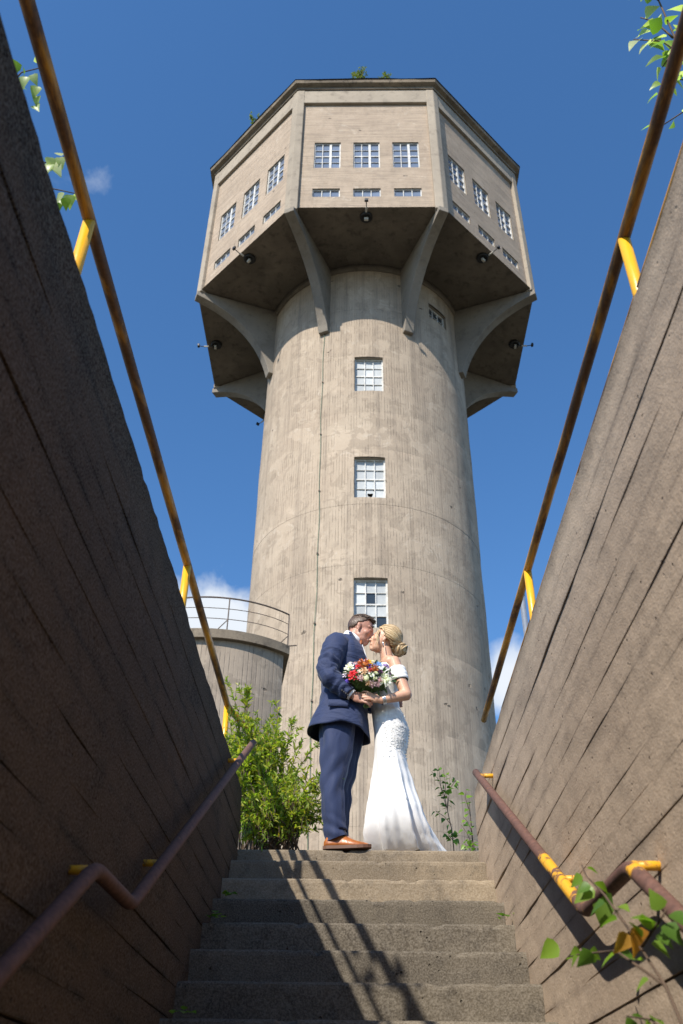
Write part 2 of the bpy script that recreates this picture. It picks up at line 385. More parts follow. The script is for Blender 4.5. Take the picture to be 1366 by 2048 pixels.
# ------------------------------------------------------------------ ground, landing and stairs
XL, XR, WT = -0.7613, 0.7757, 0.347
WALL_END = 5.87
g = MB()
B = 900.0
for x0, x1, y0, y1 in ((-B, -1.18, -B, WALL_END), (1.2, B, -B, WALL_END), (-B, B, 6.72, B), (-B, -1.18, WALL_END, 6.72), (1.2, B, WALL_END, 6.72), (-1.18, -.82, WALL_END, 6.72), (.83, 1.2, WALL_END, 6.72), (-1.18, 1.2, -B, -5.2)):
    g.quad((x0, y0, -0.012), (x1, y0, -0.012), (x1, y1, -0.012), (x0, y1, -0.012))
o = build(g, 'ground', 'ground'); o['kind'] = 'structure'
st = bpy.data.objects.new('stairs', None); C.objects.link(st); st['kind'] = 'structure'; st.location = (0, 3.9, -1.2)
st['label'] = 'worn concrete steps between the two walls'
RUN, RISE, Y0, Z0 = 0.2735, 0.17, 3.9216, -1.188
def step_mesh(y0, y1, z, h, seed, x0=-0.80, x1=0.815):
    mb = MB(); nx = 110; rnd = random.Random(seed)
    prof = [(y1, 0.0), (y0 + .10, 0.0), (y0 + .030, -.001), (y0 + .012, -.005), (y0 + .003, -.014), (y0, -.030), (y0, -.10), (y0 + .002, -h), (y1, -h)]
    rings = []
    for i in range(nx + 1):
        x = x0 + (x1 - x0) * i / nx; ring = []
        chip = max(0, fbm((x, seed * 3.1, 0), 9.0) - 0.34) * 0.035
        for k, (yy, zz) in enumerate(prof):
            q = Vector((x, yy, z + zz)); d = mnoise.noise_vector(q * 14 + Vector((seed, 0, 0))) * 0.0012
            if 2 <= k <= 4: d += Vector((0, chip * 0.5, -chip))
            ring.append(q + Vector((0, d.y, d.z)))
        rings.append(ring)
    mb.loft(rings, True, True); return mb
ks = list(range(-4, 7))
for k in ks:
    y = Y0 + k * RUN; z = Z0 + k * RISE
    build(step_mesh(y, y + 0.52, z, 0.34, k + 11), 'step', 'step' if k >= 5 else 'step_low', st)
build(step_mesh(5.9513, 6.75, 0.0, 0.30, 31), 'step', 'step', st)              # top landing edge
# middle landing and the lower flight under the camera
zml = Z0 - 4 * RISE - 0.003
build(step_mesh(2.36, 2.95, zml, 0.30, 41), 'step', 'step', st)
for k in range(1, 10):
    build(step_mesh(2.36 - k * RUN, 2.36 - k * RUN + 0.52, zml - k * RISE, 0.34, 50 + k), 'step', 'step', st)
fl = MB(); fl.box(-0.80, 0.815, -5.2, 2.36 - 9 * RUN + 0.02, zml - 10 * RISE - .3, zml - 10 * RISE)
o = build(fl, 'passage_floor', 'step'); o['kind'] = 'structure'

# ------------------------------------------------------------------ stair walls, cast in level board courses
def stair_wall(face, sgn, mat, label, seed):
    """face: X of the inner face; sgn: +1 wall lies towards +X"""
    rnd = random.Random(seed)
    root = thing('retaining_wall', label, 'wall', (face, 0.5, -0.012))
    core = MB(); core.box(min(face + sgn * .035, face + sgn * .40), max(face + sgn * .035, face + sgn * .40), -5.2, WALL_END - .02, -3.9, WT - .02)
    build(core, 'core', mat, root)
    z = WT; first = True
    while z > -2.2:
        h = 0.16 if first else rnd.uniform(0.098, 0.124)
        n = 220; ya, yb = -5.2, WALL_END; rows = []
        off = rnd.uniform(-0.0013, 0.0013); ph = rnd.uniform(0, 99)
        back = sgn * (0.40 if first else 0.05)
        for i in range(n + 1):
            y = ya + (yb - ya) * (1 - (1 - i / n) ** 1.0)
            e0 = -0.0003 + max(0, fbm((y, ph, 0), 1.1) + .10) * 0.0058
            e1 = -0.0003 + max(0, fbm((y, ph + 7, 0), 1.1) + .10) * 0.0052
            d = fbm((y, ph, z), 1.3) * 0.004
            zt = z - e0; zb = z - h + e1; fx = face + sgn * (-off + d)
            crum = (abs(fbm((y, ph, 3), 6.0)) * 0.020 if first else 0.0)
            rows.append([Vector((face + back, y, zt)), Vector((fx + sgn * (max(.0004, e0) + crum), y, zt - (crum * .6 if first else 0))), Vector((fx, y, zt - max(.0006, e0) - crum)), Vector((fx + sgn * fbm((y, ph, 5), 3) * .001, y, zt - .022)), Vector((fx + sgn * fbm((y, ph, 9), 3) * .002, y, (zt + zb) / 2)), Vector((fx, y, zb + .022)),
                         Vector((fx, y, zb + max(.0006, e1))), Vector((fx + sgn * max(.0004, e1), y, zb)), Vector((face + back, y, zb))])
        if first:   # broken, rounded upper end corner
            for v in rows[-1]: v.z -= 0.012; v.y -= 0.01
        mb = MB(); mb.loft([[tuple(v) for v in r] for r in rows], True, True)
        bo = build(mb, 'board_course', mat, root)
        ea = bo.data.attributes.new('edge', 'FLOAT', 'POINT'); ea.data.foreach_set('value', [(1, 1, 1, .25, 0, .25, 1, 1, 1)[q % 9] for q in range(len(bo.data.vertices))])
        z -= h; first = False
    return root
wl = stair_wall(XL, -1, 'wall_shade', 'stained board-marked concrete stair wall with shade painted into its dark colour, beside the willow bush', 3)
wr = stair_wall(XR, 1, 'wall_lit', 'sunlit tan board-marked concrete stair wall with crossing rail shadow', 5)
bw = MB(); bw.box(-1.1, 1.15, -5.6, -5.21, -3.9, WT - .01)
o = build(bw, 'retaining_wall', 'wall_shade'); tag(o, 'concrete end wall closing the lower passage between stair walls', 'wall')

# ------------------------------------------------------------------ railings and handrails
def bent(pts, r, seg=5):
    """polyline with rounded corners"""
    pts = [Vector(p) for p in pts]; out = [pts[0]]
    for i in range(1, len(pts) - 1):
        a, b, c = pts[i - 1], pts[i], pts[i + 1]; u = (a - b).normalized(); v = (c - b).normalized()
        for k in range(seg + 1):
            t = k / seg; out.append((b + u * r) * (1 - t) ** 2 + b * 2 * t * (1 - t) + (b + v * r) * t * t)
    out.append(pts[-1]); return out
def dense(pts, step=0.25):
    out = []
    for a, b in zip(pts[:-1], pts[1:]):
        a, b = Vector(a), Vector(b); k = max(1, int((b - a).length / step))
        for i in range(k): out.append(a.lerp(b, i / k))
    out.append(Vector(pts[-1])); return out
def wall_railing(x, ys, yend, label, bend):
    root = thing('guard_railing', label, 'railing', (x, 3, WT - .02))
    pr = 0.024
    top = [(x, -4.2, 1.2), (x, yend, 1.2)]
    if bend: top = [(x, -4.2, 1.2), (x, 6.46, 1.2), (x + .16, 6.62, 1.06), (x + .30, 6.70, 0.86)]
    build(MB().tube(dense(bent(top, .06) if bend else top), pr, 14), 'top_rail', 'yellow', root, True)
    build(MB().tube(dense([(x, -4.2, 0.90), (x, 5.78, 0.90)]), 0.012, 10), 'middle_rail', 'yellow', root, True)
    for y in ys:
        build(MB().tube(dense([(x, y, WT - .06), (x, y, 1.2)]), 0.023, 12), 'post', 'post_yellow', root, True)
    if bend: build(MB().tube(dense([(x, 6.42, -.05), (x, 6.42, 1.19)]), 0.023, 12), 'post', 'post_yellow', root, True)
    return root
wall_railing(-1.0, (-3.3, -.5, 2.04, 4.42), 6.62, 'yellow pipe railing above the shaded wall, its end bending down into the bush', True)
wall_railing(1.005, (-3.3, -.5, 2.13, 4.47), 6.69, 'yellow pipe railing with rust spots above the sunlit wall', False)
def handrail(x, wx, pts, br, label, r=0.0212):
    root = thing('handrail', label, 'handrail', (0, 0, 0))
    build(MB().tube(dense(bent(pts, .055, 7), .2), r, 16), 'rail', 'rust', root, True)
    for y, z in br:
        o = build(MB().tube([(x, y, z), (wx, y, z + .0)], 0.0125, 10), 'bracket', 'bracket', root, True)
    return root
SL = 0.579
lx, rx = -0.69, 0.705
handrail(lx, XL - .02, [(lx, 5.69, .61), (lx, 2.90, -1.003), (lx, 2.445, -1.012), (lx, 0.2, -1.012 - 2.245 * .615)],
         ((5.12, .275), (3.31, -.775), (2.46, -1.012)), 'dark rusted pipe handrail fixed along the shaded stair wall')
handrail(rx, XR + .02, [(rx, 5.19, .237), (rx, 2.95, -1.0), (rx, 2.40, -1.008), (rx, 0.2, -1.008 - 2.2 * .60)],
         ((5.0, .15), (3.24, -.835), (2.39, -1.008)), 'rust-brown pipe handrail with flaking yellow paint on the sunlit stair wall')

# ------------------------------------------------------------------ the tower
TX, TY = 0.3225, 26.5961
RS, RH = 4.0, 7.3397
ZB, ZT = 26.54, 34.55
tower = thing('water_tower', 'tall round concrete water tower with wide octagonal windowed head', 'tower', (TX, TY, -0.05))
def cyl(a, z, r): return (TX + r * math.sin(a), TY - r * math.cos(a), z)      # a=0 faces the stairs
wins = [(R(1.4), 1.01, 19.99, 21.66), (R(1.35), 1.01, 15.36, 17.02), (R(1.2), 1.01, 10.70, 12.38), (R(45.0), 1.02, 24.70, 25.46)]
lifts = [-0.05, 2.6, 5.1, 7.7, 10.2, 12.85, 15.1, 17.35, 19.0, 21.75, 24.2, 26.6]
angs = set(round(-math.pi + 2 * math.pi * i / 120, 5) for i in range(120))
for a, wd, z0, z1 in wins:
    h = math.asin(wd / 2 / RS)
    for e in (a - h, a + h):
        angs = {q for q in angs if abs(q - e) > 0.012}; angs.add(round(e, 5))
angs = sorted(angs)
rnd = random.Random(4)
for li in range(len(lifts) - 1):
    za, zb = lifts[li], lifts[li + 1]
    zs = {za, za + .03, zb - .03, zb} | {za + (zb - za) * i / 6 for i in range(1, 6)}
    for a, wd, z0, z1 in wins:
        for q in (z0, z1):
            if za < q < zb: zs.add(q)
    zs = sorted(zs); mb = MB(); n = len(angs); rr = rnd.uniform(-.006, .006)
    for z in zs:
        for a in angs:
            rad = RS + rr + fbm((math.sin(a) * 4, math.cos(a) * 4, z), .5) * .018 - (0.006 * max(0, .3 + mnoise.noise((a * 9, z, 1))) if z in (za, zb) else 0)
            mb.v.append(cyl(a, z, rad))
    for i in range(len(zs) - 1):
        for j in range(n):
            j2 = (j + 1) % n; am = angs[j] + ((angs[j2] - angs[j]) % (2 * math.pi)) / 2; zm = (zs[i] + zs[i + 1]) / 2
            if any(abs(am - a) < math.asin(wd / 2 / RS) - 1e-4 and z0 < zm < z1 for a, wd, z0, z1 in wins): continue
            mb.f.append((i * n + j, i * n + j2, (i + 1) * n + j2, (i + 1) * n + j))
    build(mb, 'shaft_lift', 'shaft', tower, True)
dk = MB(); ring = [cyl(2 * math.pi * i / 24, 0, RS - .6) for i in range(24)]
dk.loft([[(x, y, -.05) for x, y, z in ring], [(x, y, 26.5) for x, y, z in ring]]); build(dk, 'inner_core', 'interior', tower)

def window(parent, O, A, Up, Out, wd, ht, cols, rows, glassmat, fr=0.055, bar=0.028, thick_rows=(), thick_cols=(), dark=(), broken=None, reveal=0.22, set_back=0.06):
    """O: centre of the opening on the outer face"""
    O, A, Up, Out = Vector(O), Vector(A), Vector(Up), Vector(Out)
    off = rootloc(parent)
    cx = O - Out * set_back
    wroot = MB()                                                  # frame + sashes; panes are its children
    def bar_(c, w_, h_, d_, dz=0.0): wroot.obox(cx + A * c[0] + Up * c[1] + Out * dz, A * w_ / 2, Up * h_ / 2, Out * d_ / 2)
    bar_((-(wd - fr) / 2, 0), fr, ht, .07); bar_(((wd - fr) / 2, 0), fr, ht, .07)
    bar_((0, (ht - fr) / 2), wd - 2 * fr, fr, .066); bar_((0, -(ht - fr) / 2), wd - 2 * fr, fr, .066)
    iw, ih = wd - 2 * fr, ht - 2 * fr
    xs = [-iw / 2 + iw * i / cols for i in range(cols + 1)] if not isinstance(cols, list) else [-iw / 2 + iw * q for q in cols]
    ys = [-ih / 2 + ih * i / rows for i in range(rows + 1)]
    for i in range(1, len(xs) - 1): bar_((xs[i], 0), bar * (3.2 if i in thick_cols else 1), ih, .05, .004)
    for j in range(1, len(ys) - 1): bar_((0, ys[j]), iw, bar * (1.6 if j in thick_rows else 0.45), .045, .001)
    wo = build(wroot, 'window', 'white_frame', parent)
    for i in range(len(xs) - 1):
        for j in range(len(ys) - 1):
            a, b, c, d = xs[i], xs[i + 1], ys[j], ys[j + 1]; p = MB()
            tilt = Out * random.uniform(-.008, .008); t2 = Out * random.uniform(-.006, .006)
            gx = cx - Out * .015
            if broken == (i, j):
                n = 10; mx_, my_ = (a + b) / 2, (c + d) / 2; rn = random.Random(2)
                outer = []; inner = []
                for q in range(n):
                    t = 2 * math.pi * q / n; ux, uy = math.cos(t), math.sin(t); s_ = 1 / max(abs(ux) / ((b - a) / 2), abs(uy) / ((d - c) / 2))
                    outer.append(gx + A * (mx_ + ux * s_) + Up * (my_ + uy * s_)); k_ = rn.uniform(.25, .62) * s_
                    inner.append(gx + A * (mx_ + ux * k_) + Up * (my_ - .02 + uy * k_))
                p.loft([outer, inner])
            else:
                p.quad(gx + A * a + Up * c - tilt, gx + A * b + Up * c + t2, gx + A * b + Up * d + tilt, gx + A * a + Up * d - t2)
            build(p, 'pane', 'glass_dark' if (i, j) in dark else glassmat, wo)
    rv = MB()                                                     # reveal lining of the opening
    e = 0.004
    def P(u, v, o_): return O + A * u + Up * v + Out * o_
    hw, hh = wd / 2, ht / 2
    f0, f1 = 0.006, -reveal
    corners = [(-hw, -hh), (hw, -hh), (hw, hh), (-hw, hh)]
    for i in range(4):
        u0, v0 = corners[i]; u1, v1 = corners[(i + 1) % 4]
        rv.quad(P(u0 * 1.004, v0 * 1.004, f0 - .02), P(u1 * 1.004, v1 * 1.004, f0 - .02), P(u1 * 1.004, v1 * 1.004, f1), P(u0 * 1.004, v0 * 1.004, f1))
    return wo, rv
UP = Vector((0, 0, 1))
for wi, (a, wd, z0, z1) in enumerate(wins):
    A = Vector((math.cos(a), math.sin(a), 0)); Out = Vector((math.sin(a), -math.cos(a), 0))
    O = Vector(cyl(a, (z0 + z1) / 2, RS * math.cos(math.asin(wd / 2 / RS))))
    kw = [dict(), dict(broken=(1, 0), dark=()), dict(dark=((1, 2), (2, 0))), dict()][wi]
    wo, rv = window(tower, O, A, UP, Out, wd, z1 - z0, 3, 2 if wi == 3 else 4, 'glass_dark' if wi == 3 else 'glass_shaft', thick_rows=(2,) if wi < 3 else (), set_back=.15, **kw)
    build(rv, 'window_reveal', 'frame_con', tower)

# octagonal head
def face_frame(k):
    a = R(45 * k); return Vector((math.cos(a), math.sin(a), 0)), Vector((math.sin(a), -math.cos(a), 0))
AP = RH * math.cos(R(22.5)); HW = RH * math.sin(R(22.5))
for k in range(8):
    A, Out = face_frame(k); ctr = Vector((TX, TY, 0)); recess = 0.13
    F = ctr + Out * (AP - recess)
    holes = []
    if k in (0, 1, 7):
        for c in (-1.53, 0.0, 1.53): holes += [(c - .515 + .03, c + .515 + .03, 29.20, 30.91), (c - .515 + .03, c + .515 + .03, 27.35, 27.86)]
    us = sorted({-HW, HW, -2.54, 2.54} | {q for h in holes for q in h[:2]}); zs = sorted({ZB, 27.0, 28.5, 32.3, ZT} | {q for h in holes for q in h[2:]})
    mb = MB()
    def q3(u, z): return tuple(F + A * u + UP * z)
    for i in range(len(us) - 1):
        for j in range(len(zs) - 1):
            um, zm = (us[i] + us[i + 1]) / 2, (zs[j] + zs[j + 1]) / 2
            if any(h[0] < um < h[1] and h[2] < zm < h[3] for h in holes): continue
            mb.quad(q3(us[i], zs[j]), q3(us[i + 1], zs[j]), q3(us[i + 1], zs[j + 1]), q3(us[i], zs[j + 1]))
    build(mb, 'wall_panel', 'panel', tower)
    for h in holes:
        O = F + A * ((h[0] + h[1]) / 2) + UP * ((h[2] + h[3]) / 2)
        tall = h[3] - h[2] > 1
        wo, rv = window(tower, O, A, UP, Out, h[1] - h[0], h[3] - h[2], [0, .30, .63, 1] if tall else 3, 4 if tall else 1, 'glass_head', fr=.042 if tall else .035,
                        bar=.028, thick_rows=(2,) if tall else (), thick_cols=(2,) if tall else (), set_back=.09, reveal=.2)
        build(rv, 'window_reveal', 'frame_con', tower)
    # top band, bottom lip
    tb = MB(); tb.obox(ctr + Out * (AP - .0675) + UP * ((33.62 + ZT) / 2), A * (HW - .26), Out * .0675, UP * ((ZT - 33.62) / 2))
    build(tb, 'top_beam', 'frame_con', tower, bev=.02)
    # soffit sector, slightly rising towards the shaft
    so = MB(); n = 10; outer = []; inner = []
    for i in range(n + 1):
        u = -HW + 2 * HW * i / n; outer.append(tuple(ctr + Out * (AP - .02) + A * u + UP * (ZB + .002)))
        ang = R(45 * k) + R(-22.5 + 45 * i / n); inner.append(cyl(ang, ZB + .16, RS - .05))
    vs = outer + inner
    so.add(vs, [(i, i + 1, n + 2 + i, n + 1 + i) for i in range(n)])
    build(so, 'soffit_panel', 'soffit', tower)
    # corner pilaster at the vertex following this face
    va = R(45 * k + 22.5); V = ctr + Vector((math.sin(va), -math.cos(va), 0)) * RH
    A2, Out2 = face_frame(k + 1); rad = Vector((math.sin(va), -math.cos(va), 0))
    pl = 0.29; pr = 0.02
    prof = [V + rad * pr, V - A * pl + Out * pr, V - A * pl - Out * .2, V - rad * .5, V + A2 * pl - Out2 * .2, V + A2 * pl + Out2 * pr]
    pm = MB(); zz = [ZB - .10, ZB + .10, 28.5, 30.5, 32.5, ZT - .01]; rings = []
    for zi, z in enumerate(zz): rings.append([tuple(p + UP * (z + (0.0 if zi else 0)) - (rad * .0)) for p in prof])
    pm.loft(rings, True, True); build(pm, 'corner_pilaster', 'frame_con', tower, bev=.03)
    # curved bracket rib under the corner
    tang = Vector((math.cos(va), math.sin(va), 0)); prof2 = [(RS - .06, ZB + .10), (RS - .06, 23.12), (RS + .16, 23.12)]
    p0, p1, p2 = Vector((RS + .16, 23.12)), Vector((RS + .78, 25.62)), Vector((RH + .02, ZB - .30))
    for i in range(1, 17):
        t = i / 16; q = p0 * (1 - t) ** 2 + p1 * 2 * t * (1 - t) + p2 * t * t; prof2.append((q.x, q.y))
    prof2 += [(RH + .02, ZB - .06)]
    # mitre the far end
    rb = MB().prism([(a_, b_) for a_, b_ in prof2], (ctr, rad, UP, tang), 0.19)
    build(rb, 'bracket_rib', 'rib', tower, bev=.02)
# ring moulding at the shaft head
rm = MB(); prof = [(RS - .03, 26.36), (RS + .06, 26.38), (RS + .09, 26.47), (RS + .10, 26.70), (RS - .03, 26.72)]; rings = []
for i in range(72): rings.append([cyl(2 * math.pi * i / 72, z, r) for r, z in prof])
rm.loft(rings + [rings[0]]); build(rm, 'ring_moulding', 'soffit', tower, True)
# projecting eave slab and low roof
def octo(r, z): return [tuple(Vector((TX + r * math.sin(R(45 * k + 22.5)), TY - r * math.cos(R(45 * k + 22.5)), z))) for k in range(8)]
def octo_d(r, z, n=12, amp=0.0, ph=0):
    c = octo(r, z); out = []
    for i in range(8):
        a, b = Vector(c[i]), Vector(c[(i + 1) % 8])
        for j in range(n):
            p = a.lerp(b, j / n); q = fbm((p.x, p.y, ph), .9) * amp; out.append(tuple(p + Vector((0, 0, q))))
    return out
co = MB(); co.loft([octo_d(RH - .3, ZT - .004), octo_d(RH + .06, ZT), octo_d(RH + .07, ZT + .13), octo_d(RH + .25, ZT + .20, amp=.03), octo_d(RH + .28, ZT + .34, amp=.04, ph=3), octo_d(RH + .2, ZT + .38, amp=.05, ph=3), octo_d(RH - 3, ZT + .9)], False, True)
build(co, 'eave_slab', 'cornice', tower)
ro = MB(); ro.loft([octo_d(RH + .24, ZT + .385, amp=.02), octo_d(RH + .31, ZT + .40, amp=.06, ph=5), octo_d(RH + .25, ZT + .45, amp=.06, ph=6), octo_d(.6, ZT + 2.0)], False, True)
build(ro, 'roof', plain('roof_felt', (0.02, 0.019, 0.018), 0.9, var=.4, vscale=4), tower)
# concrete lumps at the foot of the tower: plinth
pl = MB(); pl.loft([[cyl(2 * math.pi * i / 64, z, r) for i in range(64)] for r, z in ((4.25, -.05), (4.25, .5), (4.02, .6))]); build(pl, 'plinth', 'frame_con', tower)

# lightning cable down the shaft
ca = R(-22.6); pts = []
for i in range(60):
    z = 0.1 + (23.9 - 0.1) * i / 59; pts.append(cyl(ca + .004 * math.sin(i * .9) + .006 * math.sin(i * .23), z, RS + .035))
cb = thing('lightning_cable', 'thin green cable running down the tower shaft beside its windows', 'cable', cyl(ca, 0, RS + .03))
build(MB().tube(pts, 0.009, 6), 'cable', 'cable', cb)
for i in range(3, 58, 6):
    p = Vector(pts[i]); build(MB().box(p.x - .025, p.x + .025, p.y - .02, p.y + .06, p.z - .025, p.z + .025), 'clip', 'dark_rail', cb)

# floodlights on the soffit
names = ['black floodlight on its arm over the front soffit, beneath the middle front window', 'black floodlight on the sunlit flank soffit of the tower head', 'black floodlight on the dim flank soffit below the shadowed windows',
         'black floodlight jutting past the soffit edge beyond the sunlit flank', 'black floodlight on the far soffit above the dim side bracket', 'small black floodlight poking out behind the tower shaft']
for k, lab in zip((0, -1, 1, -2, 2, -3), names):
    A, Out = face_frame(k); base = Vector((TX, TY, 0)) + Out * 6.35 + UP * (ZB + .02)
    fl = thing('floodlight', lab, 'floodlight', base, 'floodlights round the tower head')
    dsk = MB(); rings = []
    for r, z in ((.23, 0), (.23, -.08), (.19, -.13), (.17, -.10), (.02, -.08)): rings.append([tuple(base + A * r * math.cos(t) + Out * r * math.sin(t) + UP * z) for t in [2 * math.pi * i / 20 for i in range(20)]])
    dsk.loft(rings, True, True); build(dsk, 'bowl', 'black', fl, True)
    build(MB().obox(base + Out * .03 - UP * .19, A * .075, Out * .045, UP * .06), 'gear_box', 'lampbox', fl, bev=.01)
    build(MB().tube([base + UP * -.10, base + Out * .45 - UP * .16, base + Out * .72 - UP * .12], .018, 8), 'arm', 'black', fl)
    build(MB().obox(base + Out * .76 - UP * .09, A * .07, Out * .045, UP * .065), 'lamp_head', 'black', fl, bev=.015)
    build(MB().tube([base + Out * .30 - UP * .14, base + Out * .52 - UP * .15], .032, 8), 'sleeve', 'lampbox', fl)

# ------------------------------------------------------------------ the lower silo beside the tower
SX, SY, SR, SZ = -2.76, 16.0, 2.0, 5.94
silo = thing('silo', 'lower round-ended concrete silo with railed rim standing beside the tower', 'silo', (SX, SY, -.05))
def plan(r, n=60, a0=-100, a1=47, back=20.0):
    """half-round front, straight flanks running back"""
    p = [(SX + r * math.sin(R(a0 + (a1 - a0) * i / n)), SY - r * math.cos(R(a0 + (a1 - a0) * i / n))) for i in range(n + 1)]
    xe, ye = p[-1]; p += [(xe - .17 * (back - ye) * q, ye + (back - ye) * q) for q in (.5, 1)]
    p += [(SX - r, back)]
    return p
bp = plan(SR, a1=45.5)
bd = MB(); bd.loft([[(x, y, z) for x, y in bp] for z in (-.05, 2, 4, SZ - .17)]); build(bd, 'body', 'silo', silo)
rp0, rp1 = plan(SR + .10), plan(SR - .2)
rim = MB(); rim.loft([[(x, y, SZ - .18) for x, y in rp1], [(x, y, SZ - .18) for x, y in rp0], [(x, y, SZ - .01) for x, y in rp0], [(x, y, SZ) for x, y in plan(SR + .085)], [(x, y, SZ) for x, y in rp1]], False, True); build(rim, 'rim', 'cornice', silo)
rl_ = [Vector((x, y, 0)) for x, y in plan(SR + .04)[:61]]
for dz, r in ((.66, .016), (.45, .007), (.24, .007)):
    build(MB().tube([p + UP * (SZ + dz + (.012 * math.sin(i * .5) if dz < .6 else 0)) for i, p in enumerate(rl_[::2] + [rl_[-1]])], r, 6), 'guard_rail', 'dark_rail', silo)
for i in (0, 16, 31, 46, 60):
    p = rl_[i]; build(MB().tube([p + UP * (SZ - .02), p + UP * (SZ + .66)], .013, 6), 'rail_post', 'dark_rail', silo)
    q = rl_[max(0, i - 3)]; build(MB().tube([p + UP * (SZ + .22), q + Vector((0, .12, SZ - .02))], .009, 6), 'rail_brace', 'dark_rail', silo)
build(MB().tube([rl_[60] + UP * (SZ + .01), rl_[60] + Vector((.16, .05, SZ + .05))], .012, 6), 'tie_bar', 'dark_rail', silo)

# grey steel pole behind the sunlit wall
po = thing('steel_pole', 'short grey steel pole standing behind the sunlit wall', 'pole', (2.57, 12.05, -.01))
build(MB().tube([(2.57, 12.05, -.01), (2.57, 12.05, 5.52)], .045, 14), 'shaft', 'grey_metal', po, True)
build(MB().tube([(2.57, 12.05, 5.505), (2.57, 12.05, 5.56)], .049, 14), 'cap', 'grey_metal', po, True)

# ------------------------------------------------------------------ plants
def leaf_mesh(name, L, Wd, kind='birch', fold=0.18, curl=0.15):
    mb = MB()
    prof = {'birch': [(0, .0), (.08, .55), (.28, 1.0), (.5, .82), (.75, .42), (1, 0)],
            'willow': [(0, .0), (.2, .7), (.45, 1.0), (.75, .62), (1, 0)]}[kind]
    mids = []; lf = []; rg = []
    for t, w_ in prof:
        z = -curl * L * t * t; mids.append((t * L, 0, z)); lf.append((t * L - (.06 * L * w_ if kind == 'birch' else 0), w_ * Wd / 2, z + fold * Wd * w_)); rg.append((t * L - (.06 * L * w_ if kind == 'birch' else 0), -w_ * Wd / 2, z + fold * Wd * w_))
    n = len(prof); vs = mids + lf[1:-1] + rg[1:-1]; fs = []
    Lx = lambda i: n + i - 1; Rx = lambda i: n + (n - 2) + i - 1
    for X_, flip in ((Lx, 0), (Rx, 1)):
        fs.append((0, 1, X_(1)))
        for i in range(1, n - 2): fs.append((i, i + 1, X_(i + 1), X_(i)))
        fs.append((n - 2, n - 1, X_(n - 2)))
    mb.add(vs, fs); return mb
def aim_matrix(pos, direction, up, s):
    x = Vector(direction).normalized(); y = Vector(up).cross(x)
    y = y.normalized() if y.length > 1e-6 else x.orthogonal().normalized(); z = x.cross(y)
    mm = Matrix.Identity(4)
    for i in range(3): mm[i][0] = x[i] * s; mm[i][1] = y[i] * s; mm[i][2] = z[i] * s; mm[i][3] = pos[i]
    return mm
M['bark'] = plain('twig_bark', (0.085, 0.055, 0.035), 0.8, var=.4, vscale=30)
M['twig'] = plain('green_twig', (0.16, 0.13, 0.05), 0.7, var=.3, vscale=30)
M['willow'] = leafmat('willow_leaves', [(0.10, 0.18, 0.028), (0.20, 0.29, 0.036), (0.30, 0.37, 0.042), (0.38, 0.38, 0.05), (0.24, 0.33, 0.08), (0.50, 0.38, 0.05)], 0.50, 0.4)
M['birch_o'] = leafmat('birch_leaves', [(0.07, 0.15, 0.022), (0.12, 0.23, 0.03), (0.20, 0.32, 0.035), (0.10, 0.18, 0.03)], 0.45, 0.4, True)
M['birch_p'] = leafmat('pale_birch_leaves', [(0.10, 0.19, 0.03), (0.22, 0.32, 0.06), (0.36, 0.42, 0.20), (0.45, 0.48, 0.28)], 0.5, 0.4, True)
M['tiny_leaf'] = leafmat('roof_plant_leaves', [(0.10, 0.14, 0.03), (0.16, 0.20, 0.05), (0.22, 0.23, 0.07)], 0.4)
M['leaf_yellow'] = leafmat('yellowing_leaf', [(0.45, 0.26, 0.05), (0.5, 0.22, 0.04)], 0.5, 0.4, True)
birch_me = leaf_mesh('birch_leaf', 1, .86).mesh('birch_leaf', smooth=True); birch_me.materials.append(M['birch_o'])
pale_me = leaf_mesh('pale_birch_leaf', 1, .84, curl=.3).mesh('pale_birch_leaf', smooth=True); pale_me.materials.append(M['birch_p'])
yel_me = leaf_mesh('yellow_leaf', 1, .8, curl=.5, fold=.4).mesh('yellow_leaf', smooth=True); yel_me.materials.append(M['leaf_yellow'])
def leaf_obj(root, pos, d, up, s, me=birch_me):
    o = bpy.data.objects.new('leaf', me); C.objects.link(o); o.parent = root
    o.matrix_local = Matrix.Translation(-rootloc(root)) @ aim_matrix(pos, d, up, s); return o

